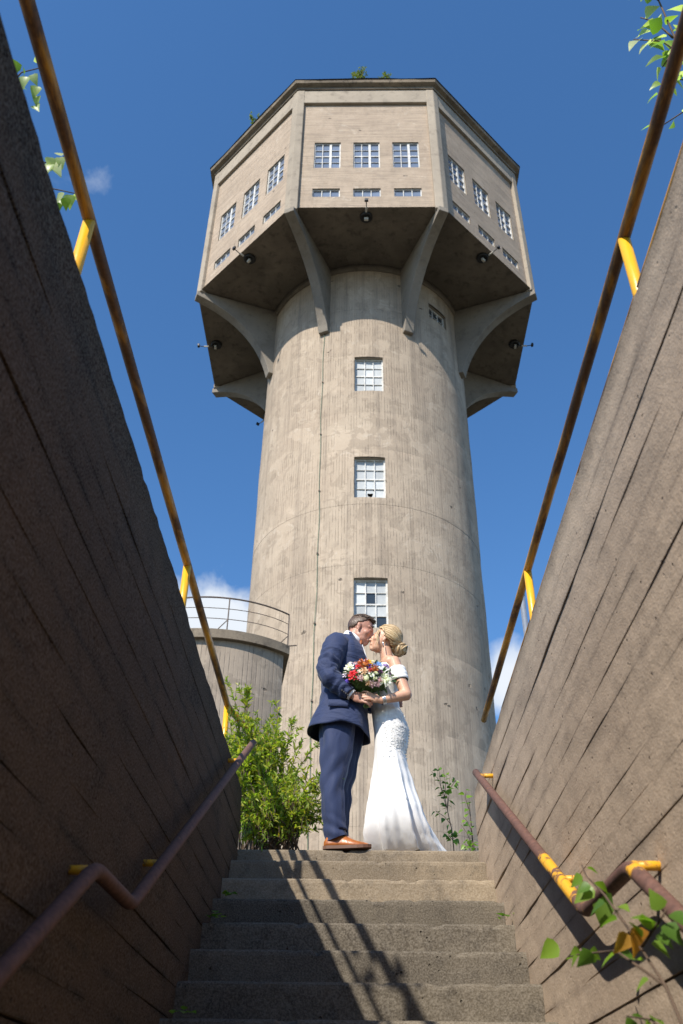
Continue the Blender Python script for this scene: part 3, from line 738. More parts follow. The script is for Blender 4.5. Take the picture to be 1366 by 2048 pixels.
# the big willow bush beside the groom: uncountable narrow leaves on fanning stems
def curve_pts(base, tip, bow, n=12, rn=random):
    b, t = Vector(base), Vector(tip); side = Vector((rn.uniform(-1, 1), rn.uniform(-1, 1), 0)) * bow
    return [b.lerp(t, i / n) + side * math.sin(math.pi * i / n) + Vector((0, 0, .08 * math.sin(math.pi * i / n))) for i in range(n + 1)]
def willow(name, label, cat, base, stems, nleaf, L, group=None, mats=('bark', 'willow'), rn=None, rstem=.006):
    rn = rn or random.Random(1); root = thing(name, label, cat, base, group)
    lm = leaf_mesh('l', 1, .30, 'willow', curl=.25); stem = MB(); fol = MB()
    def leaves(pts, t0, cnt, sz):
        for _ in range(cnt):
            t = t0 + (1 - t0) * rn.random() ** .85; i = min(len(pts) - 2, int(t * (len(pts) - 1))); f = t * (len(pts) - 1) - i
            p = pts[i].lerp(pts[i + 1], f); ax = (pts[i + 1] - pts[i]).normalized()
            d = ax * rn.uniform(.35, 1.0) + Vector((rn.gauss(0, 1), rn.gauss(0, 1), rn.gauss(0, .7))).normalized() * .75
            s_ = sz * rn.uniform(.55, 1.25) * (1.1 - .45 * t)
            mm = aim_matrix(p, d, (rn.gauss(0, .6), rn.gauss(0, .6), 1), s_)
            fol.add([mm @ Vector(v) for v in lm.v], lm.f)
    for b, t, side in stems:
        pts = curve_pts(b, t, .06, 14, rn); n = len(pts)
        stem.tube(pts, [rstem * (1 - .75 * i / n) for i in range(n)], 5, False)
        H = (Vector(t) - Vector(b)).length
        leaves(pts, .25, int(nleaf * H), L)
        for _ in range(side):
            i = rn.randint(3, n - 3); p = pts[i]; ax = (pts[i + 1] - pts[i]).normalized()
            e = p + (ax + Vector((rn.gauss(0, .55), rn.gauss(0, .55), rn.uniform(-.1, .5)))).normalized() * rn.uniform(.14, .32) * min(1, H)
            sp = curve_pts(p, e, .02, 6, rn); stem.tube(sp, [.003 * (1 - .6 * k / 6) for k in range(7)], 4, False)
            leaves(sp, .05, int(nleaf * .42 * min(1, H)), L * .9)
    build(stem, 'stem', mats[0], root)['kind'] = 'stuff'; build(fol, 'foliage', mats[1], root)['kind'] = 'stuff'
    return root
rn = random.Random(12); stems = []
for i in range(58):
    bx = rn.uniform(-.80, -.42); by = rn.uniform(6.12, 6.50)
    ang = rn.uniform(-1, 1); x1 = -.60 + ang * .44 + rn.uniform(-.05, .05)
    hmax = (1.08 if x1 < -.75 else 1.0 if x1 < -.5 else .78 if x1 < -.34 else .52)
    stems.append(((bx, by, -.01), (x1, by + rn.uniform(-.22, .18), hmax * rn.uniform(.45, 1.0)), 4))
for x1, z1 in ((-1.02, 1.40), (-.86, 1.26), (-.60, 1.13), (-.34, .82), (-.97, 1.12), (-.48, .98), (-.70, 1.02), (-.40, .90), (-.30, .62), (-.92, 1.34)):
    stems.append(((rn.uniform(-.78, -.5), 6.35, -.01), (x1, 6.36, z1), 3))
for i in range(26): stems.append(((rn.uniform(-.7, -.36), 6.14, -.01), (rn.uniform(-.80, -.27), 5.99 + rn.uniform(-.06, .1), rn.uniform(.03, .45)), 4))
willow('willow_bush', 'bushy yellow-green willow shrub spilling over the top step beside the suited man', 'bush', (-.6, 6.3, -.012), stems, 82, .062, rn=rn)
# small growth on the tower roof
for x, y, z, hgt, n, lab in ((0.12, 19.60, 35.0, .95, 11, 'tallest scruffy green plant growing on the roof edge above the middle front window'), (1.05, 19.60, 35.0, .70, 5, 'thin short weeds on the roof edge above the front windows'), (-4.45, 21.68, 35.0, 1.1, 10, 'small green shrub on the roof edge over the sunlit flank')):
    r2 = random.Random(int(x * 10) + 40); sts = [((x + r2.uniform(-.1, .1) * (1 if n > 5 else 4), y + r2.uniform(0, .2), z - .12), (x + r2.uniform(-.38, .38), y + r2.uniform(-.1, .2), z + hgt * r2.uniform(.45, 1)), 2) for _ in range(n)]
    willow('roof_plant', lab, 'plant', (x, y, z - .1), sts, 34, .13, 'plants on the tower roof', ('twig', 'tiny_leaf'), r2, .012)

# birch saplings: every leaf its own object
def sapling(label, trunk, branches, nl, size, seed, group, mesh=birch_me, r0=.006, name='birch_sapling', extra=()):
    rn = random.Random(seed); root = thing(name, label, 'sapling', trunk[0], group)
    tb = MB(); k = len(trunk); tb.tube(dense(trunk, .05), [r0 * (1 - .7 * i / len(dense(trunk, .05))) for i in range(len(dense(trunk, .05)))], 7)
    build(tb, 'trunk', 'bark', root, True)
    for bp in branches:
        d = dense(bp, .04); build(MB().tube(d, [r0 * .45 * (1 - .6 * i / len(d)) for i in range(len(d))], 5), 'branch', 'bark', root, True)
        for i in range(nl):
            t = (i + rn.random() * .7 + .3) / nl; j = min(len(d) - 2, int(t * (len(d) - 1))); p = d[j].lerp(d[j + 1], t * (len(d) - 1) - j)
            sd = (1 if i % 2 else -1); ax = (d[j + 1] - d[j]).normalized()
            out = ax * .5 + ax.cross(Vector((0, -1, .2))).normalized() * sd * .8 + Vector((rn.gauss(0, .35), rn.gauss(0, .35), rn.uniform(-.55, .15)))
            st_ = p + out.normalized() * size * .25
            leaf_obj(root, st_, out + Vector((0, 0, -.25)), (rn.gauss(0, .55), rn.uniform(-1.0, .2), rn.uniform(.3, 1)), size * rn.uniform(.7, 1.2), mesh)
    return root
Yb = 6.62
sapling('young birch sapling with small green leaves on the landing beyond the white dress', [(.700, Yb, -.01), (.697, Yb, .19), (.690, Yb, .33), (.668, Yb, .46), (.655, Yb, .56)],
        [[(.668, Yb, .46), (.63, Yb, .62), (.62, Yb, .80)], [(.668, Yb, .47), (.69, Yb, .60), (.705, Yb, .74)], [(.655, Yb, .56), (.61, Yb, .70), (.565, Yb, .755)], [(.655, Yb, .56), (.665, Yb, .66), (.655, Yb, .78)],
         [(.69, Yb, .36), (.64, Yb, .42), (.58, Yb, .46)], [(.695, Yb, .25), (.66, Yb, .29)], [(.695, Yb, .26), (.72, Yb, .27)], [(.667, Yb, .47), (.675, Yb, .55), (.66, Yb, .60)], [(.705, Yb, .64), (.745, Yb, .69)]], 7, .042, 5, 'birch saplings by the stairs')
sapling('little leafy birch sprig tucked against the end of the sunlit wall', [(.80, 6.30, -.01), (.795, 6.30, .2), (.79, 6.30, .42)],
        [[(.80, 6.3, .05), (.76, 6.28, .11), (.74, 6.28, .13)], [(.80, 6.3, .1), (.76, 6.28, .2), (.72, 6.28, .26)], [(.80, 6.3, .2), (.77, 6.28, .28), (.74, 6.28, .31)], [(.79, 6.3, .36), (.765, 6.28, .44), (.77, 6.28, .50)], [(.80, 6.3, .02), (.77, 6.25, .06), (.77, 6.25, .1)], [(.80, 6.3, .02), (.80, 6.22, .08), (.785, 6.2, .12)]], 6, .042, 8, 'birch saplings by the stairs')
# tall ones rooted outside the walls, only their tips lean over
sapling('leafy birch leaning over the yellow railing of the sunlit wall', [(1.62, 2.1, -.01), (1.58, 2.1, .9), (1.50, 2.05, 1.7), (1.42, 2.0, 2.3), (1.38, 1.95, 2.75)],
        [[(1.45, 2.0, 2.1), (1.34, 2.0, 2.18), (1.28, 2.03, 2.02)], [(1.43, 2.0, 2.2), (1.36, 1.95, 2.25), (1.30, 1.98, 2.16)], [(1.42, 2.0, 2.3), (1.36, 2.0, 2.42), (1.27, 2.06, 2.56)],
         [(1.41, 2.0, 2.45), (1.36, 2.0, 2.60), (1.30, 2.0, 2.64)], [(1.5, 2.05, 1.75), (1.38, 2.05, 1.95), (1.29, 2.1, 1.92)], [(1.48, 2.05, 1.85), (1.40, 1.98, 2.05), (1.34, 1.96, 2.02)], [(1.38, 1.95, 2.7), (1.33, 1.95, 2.8)],
         [(1.5, 2.05, 1.7), (1.6, 2.2, 2.1), (1.7, 2.3, 2.3)], [(1.42, 2, 2.3), (1.5, 1.8, 2.7), (1.6, 1.7, 2.9)]], 8, .075, 15, 'birches rooted outside the stair walls', pale_me, .012)
lsp = sapling('sparse birch twig with pale leaves behind the yellow railing of the shaded wall', [(-1.62, 2.3, -.01), (-1.55, 2.25, .7), (-1.42, 2.1, 1.25), (-1.38, 2.05, 1.5)],
        [[(-1.40, 1.8, 1.50), (-1.26, 1.72, 1.66), (-1.17, 1.70, 1.66)], [(-1.42, 2.1, 1.32), (-1.29, 2.15, 1.58), (-1.16, 2.2, 1.60)], [(-1.42, 2.1, 1.35), (-1.29, 2.05, 1.57), (-1.17, 2.03, 1.60)], [(-1.42, 2.1, 1.25), (-1.40, 1.8, 1.46)]], 7, .068, 24, 'birches rooted outside the stair walls', pale_me, .010)
rq = random.Random(90)
for x, y, z in ((-1.2, 1.69, 1.55), (-1.2, 1.70, 1.585), (-1.2, 1.74, 1.575), (-1.2, 1.76, 1.545), (-1.2, 1.78, 1.515), (-1.2, 2.01, 1.545), (-1.2, 2.03, 1.575), (-1.2, 2.02, 1.51), (-1.2, 2.19, 1.54), (-1.2, 2.20, 1.575), (-1.2, 2.21, 1.56)):
    leaf_obj(lsp, (x + rq.uniform(-.02, .02), y, z + .02), (rq.uniform(-.3, .6), rq.uniform(-.5, .5), -1), (rq.uniform(-.3, .3), -1, rq.uniform(-.2, .6)), rq.uniform(.045, .068), pale_me)
# blurred young birch on the lower stairs against the sunlit wall
fgp = sapling('young large-leaved birch with a yellowing leaf, on the stairs under the rusty handrail', [(.69, 1.90, -2.2), (.685, 1.93, -1.8), (.66, 1.98, -1.52), (.63, 2.05, -1.33), (.60, 2.15, -1.20)],
        [[(.60, 2.15, -1.20), (.60, 2.3, -1.10), (.60, 2.45, -1.02), (.615, 2.55, -.965)], [(.63, 2.05, -1.33), (.58, 2.2, -1.24), (.55, 2.42, -1.21), (.54, 2.52, -1.20)], [(.66, 1.98, -1.5), (.62, 2.15, -1.38), (.60, 2.27, -1.36)],
         [(.66, 1.96, -1.6), (.63, 2.05, -1.52), (.62, 2.08, -1.5)], [(.61, 2.10, -1.25), (.64, 1.98, -1.20)]], 8, .045, 33, 'birches growing by the lower stairs', birch_me, .008)
leaf_obj(fgp, (.56, 2.72, -1.135), (-.6, .3, -.35), (.2, -1, .3), .066)
leaf_obj(fgp, (.60, 2.40, -1.06), (-.75, .2, -.45), (0, -1, .5), .062); leaf_obj(fgp, (.60, 2.32, -1.11), (-.2, .1, -1), (0, -1, .2), .06)
leaf_obj(fgp, (.60, 2.10, -1.21), (.1, .1, -1), (.3, -1, 0), .06, yel_me); leaf_obj(fgp, (.59, 2.12, -1.22), (-.6, .1, -.8), (.3, -1, .2), .05, yel_me)
# weeds in the step corners
for i, (x, y, z) in enumerate(((-.71, 5.0, -.50), (-.72, 4.72, -.67), (-.70, 3.92, -1.18), (.735, 4.74, -.655))):
    r3 = random.Random(70 + i); labs = ('small green weed in the stair corner below the bush', 'tiny weed on the step just beneath another weed, by the dark wall', 'broad low weed on the lowest shaded step by the dark wall', 'small moss-green weed at the step end by the sunlit wall')
    wd = thing('weed', labs[i], 'weed', (x, y, z), 'weeds in the step corners')
    for k in range(7):
        t = r3.uniform(0, 6.28); leaf_obj(wd, (x + r3.uniform(-.02, .05), y + r3.uniform(-.02, .05), z + .004 + r3.uniform(0, .015)), (math.cos(t), math.sin(t), r3.uniform(.1, .7)), (0, 0, 1), r3.uniform(.025, .05))

# ------------------------------------------------------------------ people
def skin_mat(name, c, c2):
    mt, nt, b = new_mat(name); o = ocoord(nt)
    nz = noise_node(nt, o, 14, 4).outputs['Fac']; nt.links.new(mixc(nt, ramp(nt, nz, .35, .68), c, c2), b.inputs['Base Color'])
    b.inputs['Roughness'].default_value = .48; b.inputs['Subsurface Weight'].default_value = .12; b.inputs['Subsurface Radius'].default_value = (.02, .008, .004); b.inputs['Subsurface Scale'].default_value = .5
    bump(nt, b, noise_node(nt, o, 160, 3).outputs['Fac'], .0006); return mt
M['skin_m'] = skin_mat('skin_ruddy', (0.50, 0.265, 0.185), (0.42, 0.20, 0.135))
M['skin_f'] = skin_mat('skin_warm', (0.58, 0.335, 0.22), (0.50, 0.27, 0.17))
def cloth(name, c, rough, weave=900, sheen=.3, wr=0.0, wscale=(9, 9, 9), var=.10):
    mt, nt, b = new_mat(name); o = ocoord(nt)
    nz = noise_node(nt, o, 7, 4).outputs['Fac']; nt.links.new(mixc(nt, nz, tuple(x * (1 - var) for x in c), tuple(min(1, x * (1 + var)) for x in c)), b.inputs['Base Color'])
    b.inputs['Roughness'].default_value = rough; b.inputs['Sheen Weight'].default_value = sheen; b.inputs['Sheen Roughness'].default_value = .5; b.inputs['Specular IOR Level'].default_value = .3
    h = mth(nt, 'MULTIPLY', noise_node(nt, o, weave, 1).outputs['Fac'], .03)
    if wr: h = mth(nt, 'ADD', h, mth(nt, 'MULTIPLY', noise_node(nt, scaled(nt, o, wscale), 1.0, 3, .5, .6).outputs['Fac'], wr))
    bump(nt, b, h, .012 if c[0] > .3 else .03); return mt
M['suit'] = cloth('navy_wool', (0.018, 0.030, 0.082), .68, sheen=.12, wr=1.0, wscale=(4, 4, 10))
M['trouser'] = cloth('navy_wool_trousers', (0.018, 0.030, 0.082), .68, sheen=.12, wr=.7, wscale=(4.5, 4.5, 2.6))
M['shirt'] = cloth('white_cotton', (0.78, 0.78, 0.80), .7)
M['dress'] = cloth('ivory_crepe', (0.74, 0.73, 0.71), .5, sheen=.15, wr=.35, wscale=(14, 14, 3.5), var=.02)
M['lace'] = plain('ivory_lace', (0.70, 0.685, 0.66), .7)
M['bow'] = plain('copper_satin', (0.35, 0.11, 0.04), .4)
M['shoe'] = plain('tan_leather', (0.36, 0.115, 0.028), .28, var=.3, vscale=18, bumpd=.001, bscale=90)
M['sole'] = plain('brown_sole', (0.12, 0.055, 0.03), .6)
M['lace_cord'] = plain('black_lace', (0.02, 0.018, 0.02), .7)
M['silver'] = plain('silver', (0.75, 0.74, 0.72), .2, .9)
def hair_mat(name, c1, c2, c3, sc):
    mt, nt, b = new_mat(name); o = ocoord(nt)
    g = N(nt, 'ShaderNodeNewGeometry'); nz = noise_node(nt, scaled(nt, o, sc), 1, 4, .6).outputs['Fac']
    k = mth(nt, 'ADD', mth(nt, 'MULTIPLY', g.outputs['Random Per Island'], .55), mth(nt, 'MULTIPLY', nz, .5))
    nt.links.new(mixc(nt, ramp(nt, k, .2, .5), c1, mixc(nt, ramp(nt, k, .5, .9), c2, c3)), b.inputs['Base Color'])
    b.inputs['Roughness'].default_value = .38; b.inputs['Anisotropic'].default_value = .4
    bump(nt, b, nz, .004); return mt
M['hair_m'] = hair_mat('short_brown_hair', (0.035, 0.022, 0.015), (0.075, 0.045, 0.028), (0.12, 0.075, 0.045), (160, 160, 60))
M['hair_f'] = hair_mat('blonde_hair', (0.24, 0.145, 0.065), (0.46, 0.32, 0.16), (0.68, 0.54, 0.33), (120, 120, 120))

def remesh(mb, name, voxel, mat, smooth=5):
    """fuse overlapping solids into one continuous skin"""
    me = mb.mesh(name); o = bpy.data.objects.new(name + '_tmp', me); C.objects.link(o)
    rm = o.modifiers.new('r', 'REMESH'); rm.mode = 'VOXEL'; rm.voxel_size = voxel
    sm = o.modifiers.new('s', 'SMOOTH'); sm.iterations = smooth; sm.factor = .5
    dg = bpy.context.evaluated_depsgraph_get(); dg.update()
    out = bpy.data.meshes.new_from_object(o.evaluated_get(dg)); out.name = name
    bpy.data.objects.remove(o); bpy.data.meshes.remove(me)
    out.polygons.foreach_set('use_smooth', [True] * len(out.polygons))
    out.materials.clear(); out.materials.append(M[mat]); return out
class Head:
    def __init__(s, O, fdir, tilt, roll=0.0, sc=1.0):
        s.O = Vector(O); s.sc = sc
        f = Vector((fdir * math.cos(tilt), 0, math.sin(tilt))); u = Vector((-fdir * math.sin(tilt), 0, math.cos(tilt)))
        sd = u.cross(f)
        q = Matrix.Rotation(roll, 3, f); s.f, s.u, s.s = f, q @ u, q @ sd
        s.m = Matrix((s.f, s.s, s.u)).transposed()
    def P(s, f, sd, u): return s.O + (s.f * f + s.s * sd + s.u * u) * s.sc
def head_solids(mb, H, male):
    E = lambda c, r, n=16: mb.sphere(H.P(*c), Vector(r) * H.sc, n, H.m)
    E((-.008, 0, .038), (.098, .076, .088), 20); E((.028, 0, -.018), (.068, .065, .088), 18)
    jw = .056 if male else .047
    E((.034, 0, -.072), (.052, jw, .042)); E((.068, 0, -.096), (.026, .026 if male else .02, .02))
    E((.02, 0, -.055), (.055, jw + .006, .045))
    for sd in (-1, 1):
        E((.058, sd * .042, -.02), (.030, .026, .026)); mb.capsule(H.P(.088, sd * .012, .036), H.P(.066, sd * .052, .034), .0125 * H.sc, .009 * H.sc, 8)
        E((.078, sd * .031, .014), (.0125, .014, .011), 10)
        E((-.008, sd * .077, -.006), (.017, .008, .031), 10); E((-.012, sd * .083, .006), (.014, .006, .018), 10); E((.0, sd * .076, -.032), (.009, .006, .011), 8)
        E((.101, sd * .012, -.026), (.011, .010, .009), 8)
    mb.capsule(H.P(.092, 0, .026), H.P(.117, 0, -.020), .009 * H.sc, .0125 * H.sc, 8)
    for a in (-.016, 0, .016):
        E((.097 - abs(a) * .35, a, -.053), (.010, .012, .007), 8); E((.095 - abs(a) * .35, a, -.067), (.010, .011, .008), 8)
    mb.capsule(H.P(.086, 0, -.04), H.P(.088, 0, -.085), .016 * H.sc, .014 * H.sc, 8)
def finger(mb, pts, r0, r1):
    for i in range(len(pts) - 1):
        a = r0 + (r1 - r0) * i / (len(pts) - 1); b = r0 + (r1 - r0) * (i + 1) / (len(pts) - 1); mb.capsule(pts[i], pts[i + 1], a, b, 8)

# ---- groom ------------------------------------------------------------
GY = 6.12
HG = Head((.022, GY, 1.682), 1, R(-21), R(-4))
mb = MB(); head_solids(mb, HG, True)
mb.capsule((-.070, GY, 1.545), (-.005, GY, 1.645), .070, .062, 14)
mb.capsule((-.11, GY, 1.00), (-.10, GY, 1.15), .130, .125, 14); mb.capsule((-.10, GY, 1.15), (-.095, GY, 1.40), .128, .135, 14)
mb.capsule((-.11, GY - .13, 1.49), (-.11, GY + .13, 1.49), .072, .072, 12)
for sd, hip, knee, ank in ((-1, (-.14, 6.05, .93), (-.163, 6.01, .50), (-.140, 6.00, .10)), (1, (-.11, 6.19, .93), (-.120, 6.235, .50), (-.132, 6.24, .10))):
    mb.capsule(hip, knee, .078, .054, 12); mb.capsule(knee, ank, .053, .038, 12); mb.capsule(ank, Vector(ank) + Vector((.10, 0, -.05)), .04, .03, 10)
# near arm and hand
gS, gE, gW = Vector((-.150, 5.945, 1.485)), Vector((-.222, 5.868, 1.19)), Vector((-.040, 5.885, 1.045))
mb.capsule(gS, gE, .055, .045, 12); mb.capsule(gE, gW, .045, .031, 12)
mb.sphere((.008, 5.878, 1.022), (.048, .020, .040), 14); mb.sphere((.030, 5.876, 1.012), (.030, .018, .038), 12); mb.capsule(gW, (.0, 5.88, 1.025), .029, .026, 10)
for i, (z, L, dz) in enumerate(((1.036, .066, -.006), (1.018, .072, -.014), (1.001, .068, -.018), (.987, .052, -.020))):
    p0 = Vector((.036, 5.866, z)); p1 = p0 + Vector((L * .55, -.008, dz * .7)); p2 = p1 + Vector((L * .40, .014, dz * .6)); p3 = p2 + Vector((.006, .024, -.004))
    finger(mb, [p0, p1, p2, p3], .0100, .0082)
finger(mb, [Vector((.0, 5.90, 1.045)), Vector((.035, 5.915, 1.066)), Vector((.062, 5.92, 1.07))], .012, .009)
# far arm, hand on her back
mb.capsule((-.10, 6.30, 1.485), (-.03, 6.38, 1.21), .055, .045, 12); mb.capsule((-.03, 6.38, 1.21), (.20, 6.30, 1.14), .045, .03, 12)
mb.sphere((.25, 6.275, 1.14), (.045, .016, .036), 12)
for i in range(4): finger(mb, [Vector((.275, 6.265, 1.165 - .018 * i)), Vector((.315, 6.245, 1.168 - .019 * i)), Vector((.335, 6.225, 1.165 - .019 * i))], .0095, .008)
finger(mb, [Vector((.24, 6.275, 1.175)), Vector((.262, 6.27, 1.20))], .011, .009)
me = remesh(mb, 'person', .0048, 'skin_m')
groom = put('person', me, None); tag(groom, 'person in navy suit and tan leather shoes, bending to kiss and holding the bouquet', 'person', 'kissing couple')

def sup(cx, cy, z, ax, ay, n=56, p=2.3, tw=0.0):
    out = []
    for i in range(n):
        t = 2 * math.pi * i / n; c_, s_ = math.cos(t), math.sin(t)
        out.append(Vector((cx + ax * abs(c_) ** (2 / p) * (1 if c_ >= 0 else -1), cy + ay * abs(s_) ** (2 / p) * (1 if s_ >= 0 else -1), z)))
    return out
def interp(tab, z):
    for a, b in zip(tab[:-1], tab[1:]):
        if a[0] <= z <= b[0] or b[0] <= z <= a[0]:
            t = (z - a[0]) / (b[0] - a[0]); t = t * t * (3 - 2 * t) * .5 + t * .5
            return [x + (y - x) * t for x, y in zip(a, b)]
    return list(tab[0] if abs(z - tab[0][0]) < abs(z - tab[-1][0]) else tab[-1])
# jacket body: (z, xmin, xmax, half depth)
JT = [(.80, -.325, .092, .240), (.90, -.310, .086, .232), (1.0, -.290, .078, .210), (1.1, -.272, .070, .186), (1.2, -.262, .070, .186), (1.3, -.262, .078, .195), (1.4, -.258, .078, .205), (1.48, -.238, .055, .205), (1.54, -.205, .022, .175), (1.585, -.160, -.010, .120), (1.61, -.130, -.022, .085)]
rings = []; n = 72; NR = 46
for i in range(NR + 1):
    u = i / NR; z = .80 + (1.61 - .80) * u; zz, x0, x1, hy = interp(JT, z)
    r = sup((x0 + x1) / 2, GY, z, (x1 - x0) / 2, hy, n, 2.5)
    for j, v in enumerate(r):
        t = 2 * math.pi * j / n; c_, s_ = math.cos(t), math.sin(t)
        lean = Vector((0, 0, 0))
        k = max(0, 1 - (z - .80) / .24)
        # hem line: lower in front, dipping at the back vent
        v.z += k * (-.004 * max(0, c_) ** 2 + .05 * max(0, -s_) * (1 - abs(c_)) + .065 * max(0, -c_) ** 2 + .04 * max(0, s_))
        v.x += k * (-.04 * max(0, -c_) ** 3)
        fold = math.sin(t * 5 + z * 9) * .006 * k + mnoise.noise(Vector((c_ * 2, s_ * 2, z * 5))) * .010
        fold += .007 * math.sin(z * 46 + c_ * 5 + s_ * 3) * max(0, 1 - abs(z - 1.14) / .2)
        v += Vector((c_, s_, 0)) * fold
    rings.append(r)
jk = MB().loft(rings)
jacket = build(jk, 'jacket', 'suit', groom, True)
sol = jacket.modifiers.new('t', 'SOLIDIFY'); sol.thickness = .006; sol.offset = -1
def sleeve(pts, rad, seed, parent=groom, mat='suit', flat=1.0, amp=.0105):
    d = dense(bent(pts, .07, 6), .012); k = len(d); prev = None; rings = []; n = 40
    for i, p in enumerate(d):
        t = (d[min(i + 1, k - 1)] - d[max(i - 1, 0)]).normalized()
        if prev is None: prev = Vector((0, -1, 0))
        prev = (prev - t * prev.dot(t)).normalized(); b = t.cross(prev); u = i / (k - 1)
        r0 = interp([(q, r_) for q, r_ in rad], u)[1]; ring = []
        for j in range(n):
            a = 2 * math.pi * j / n
            el = math.exp(-((u - .52) / .20) ** 2) + .4 * math.exp(-((u - .9) / .12) ** 2) + .25
            wv = 1 - 2 * abs(math.sin(u * 26 + 1.3 * math.sin(a + seed) + seed + 2.6 * mnoise.noise(Vector((math.cos(a), u * 5, math.sin(a) + seed)))))
            f = amp * el * (wv * (.6 + .5 * math.cos(a * 1.0 - .6)) + .9 * mnoise.noise(Vector((math.cos(a) * 1.6, u * 13, math.sin(a) * 1.6 + seed))))
            ring.append(p + (prev * math.cos(a) + b * math.sin(a)) * (r0 + f))
        rings.append(ring)
    mb = MB().loft(rings, True, False); o = build(mb, 'sleeve', mat, parent, True)
    so = o.modifiers.new('t', 'SOLIDIFY'); so.thickness = .004; so.offset = -1
    return o
RADS = [(0, .070), (.10, .098), (.30, .088), (.52, .079), (.75, .071), (1, .057)]
sl1 = sleeve([(-.125, 6.00, 1.525), (-.165, 5.935, 1.445), gE, (-.050, 5.884, 1.052)], RADS, 1.0, jacket)
sl2 = sleeve([(-.09, 6.25, 1.53), (-.075, 6.32, 1.45), (-.03, 6.38, 1.21), (.17, 6.31, 1.15)], RADS, 4.0, jacket)
for i in range(4):
    c_ = gE.lerp(gW, .70 + .075 * i) + Vector((-.010, -.052, -.038)); build(MB().sphere(c_, (.008, .005, .008), 8), 'cuff_button', 'lace_cord', sl1, True)
build(MB().tube([gE.lerp(gW, .97), gE.lerp(gW, 1.04)], [.044, .041], 20, False), 'shirt_cuff', 'shirt', groom, True)
# lapel and collar of the jacket, shirt collar, bow tie
def strip(mb, a, b, w0, w1, out, n=14, bow=.0, th=.006):
    a, b, out = Vector(a), Vector(b), Vector(out).normalized(); L = []; Rr = []
    side = (b - a).cross(out).normalized()
    for i in range(n + 1):
        t = i / n; p = a.lerp(b, t) + out * bow * math.sin(math.pi * t); w_ = w0 + (w1 - w0) * t
        L.append([p - side * w_ - out * .002, p - side * w_ + out * th, p + side * w_ + out * th, p + side * w_ - out * .002])
    mb.loft(L, True, True); return mb
pf = strip(MB(), (-.20, 5.898, .985), (-.06, 5.892, .975), .026, .026, (0, -1, .1), bow=.006, th=.008); build(pf, 'pocket_flap', 'suit', jacket, True)
lap = strip(MB(), (-.055, 5.985, 1.600), (.082, 6.02, 1.275), .016, .038, (.75, -.75, .2), bow=.016); build(lap, 'lapel', 'suit', jacket, True)
lap = strip(MB(), (-.055, 6.255, 1.600), (.082, 6.22, 1.275), .016, .038, (.75, .75, .2), bow=.016); build(lap, 'lapel', 'suit', jacket, True)
# standing jacket collar and shirt collar: tilted rings round the neck
def neck_ring(mb, c, r, h, tilt, n=40, flare=0.0, a0=0, a1=360):
    ax = Vector((math.sin(tilt), 0, math.cos(tilt))); s1 = Vector((math.cos(tilt), 0, -math.sin(tilt))); s2 = Vector((0, 1, 0)); c = Vector(c); rings = []
    for rr, hh in ((r + .004 + flare, 0), (r + .005, h), (r, h), (r - .002 + flare, 0)):
        rings.append([c + s1 * rr * math.cos(R(a0 + (a1 - a0) * i / n)) + s2 * rr * math.sin(R(a0 + (a1 - a0) * i / n)) + ax * hh for i in range(n + 1)])
    return mb.loft([list(q) for q in zip(*rings)], True, True)
sc_ = build(neck_ring(MB(), (-.060, GY, 1.575), .075, .058, R(34)), 'shirt_collar', 'shirt', groom, True)
build(neck_ring(MB(), (-.074, GY, 1.553), .086, .034, R(32), flare=.014, a0=48, a1=312), 'collar', 'suit', jacket, True)
bt = MB()
for sd in (-1, 1):
    bt.loft([[Vector((.022, GY + sd * w_, 1.545 + h)) + Vector((d_, 0, 0)) for h, d_ in ((-q, -.004), (q, .004), (q, .016), (-q, .010))] for w_, q in ((.006, .008), (.03, .020), (.058, .024))], True, True)
bt.sphere((.028, GY, 1.546), (.011, .012, .012), 10); build(bt, 'bow_tie', 'bow', groom, True)
build(strip(MB(), (.035, GY, 1.54), (.082, GY, 1.30), .05, .02, (1, 0, .2), bow=.012), 'shirt_front', 'shirt', groom, True)
# trousers: two legs meeting at the seat
def leg(pts, rads, seed):
    d = []
    k = 60
    for i in range(k + 1):
        z = pts[0][2] + (pts[-1][2] - pts[0][2]) * i / k
        q = interp([(p[2], p[0], p[1], r[0], r[1]) for p, r in zip(pts, rads)], z); d.append((q[1], q[2], z, q[3], q[4]))
    rings = []
    for x, y, z, ax, ay in d:
        r = sup(x, y, z, ax, ay, 48, 2.1)
        for j, v in enumerate(r):
            t = 2 * math.pi * j / 48; c_, s_ = math.cos(t), math.sin(t)
            brk = max(0, 1 - z / .26); kn = math.exp(-((z - .50) / .16) ** 2); up = max(0, (z - .62) / .3)
            f = mnoise.noise(Vector((c_ * 1.3 + seed, s_ * 1.3, z * 4))) * .012
            f += .010 * brk * math.sin(z * 75 + c_ * 3 + seed) + .007 * kn * math.sin(z * 34 - c_ * 4.5 + seed) + .009 * up * math.sin(t * 4 + z * 11 + seed)
            if c_ > .93: f += .012 * (1 - brk)            # pressed crease
            if c_ < -.95: f += .006
            v += Vector((c_, s_, 0)) * f
            if z < .12: v.z += .035 * max(0, c_) - .012 * max(0, -c_)
        rings.append(r)
    return rings
tr = MB()
tr.loft(leg([(-.135, 6.05, 1.02), (-.142, 6.042, .86), (-.150, 6.015, .66), (-.166, 6.005, .48), (-.158, 5.998, .26), (-.140, 5.995, .062)], [(.135, .115), (.126, .112), (.100, .100), (.076, .083), (.070, .076), (.069, .070)], 1.0), True, False)
tr.loft(leg([(-.105, 6.20, 1.02), (-.100, 6.21, .86), (-.098, 6.225, .66), (-.118, 6.235, .48), (-.132, 6.24, .26), (-.130, 6.24, .062)], [(.135, .115), (.126, .112), (.098, .100), (.075, .083), (.070, .076), (.069, .070)], 5.0), True, False)
build(tr, 'trousers', 'trouser', groom, True)
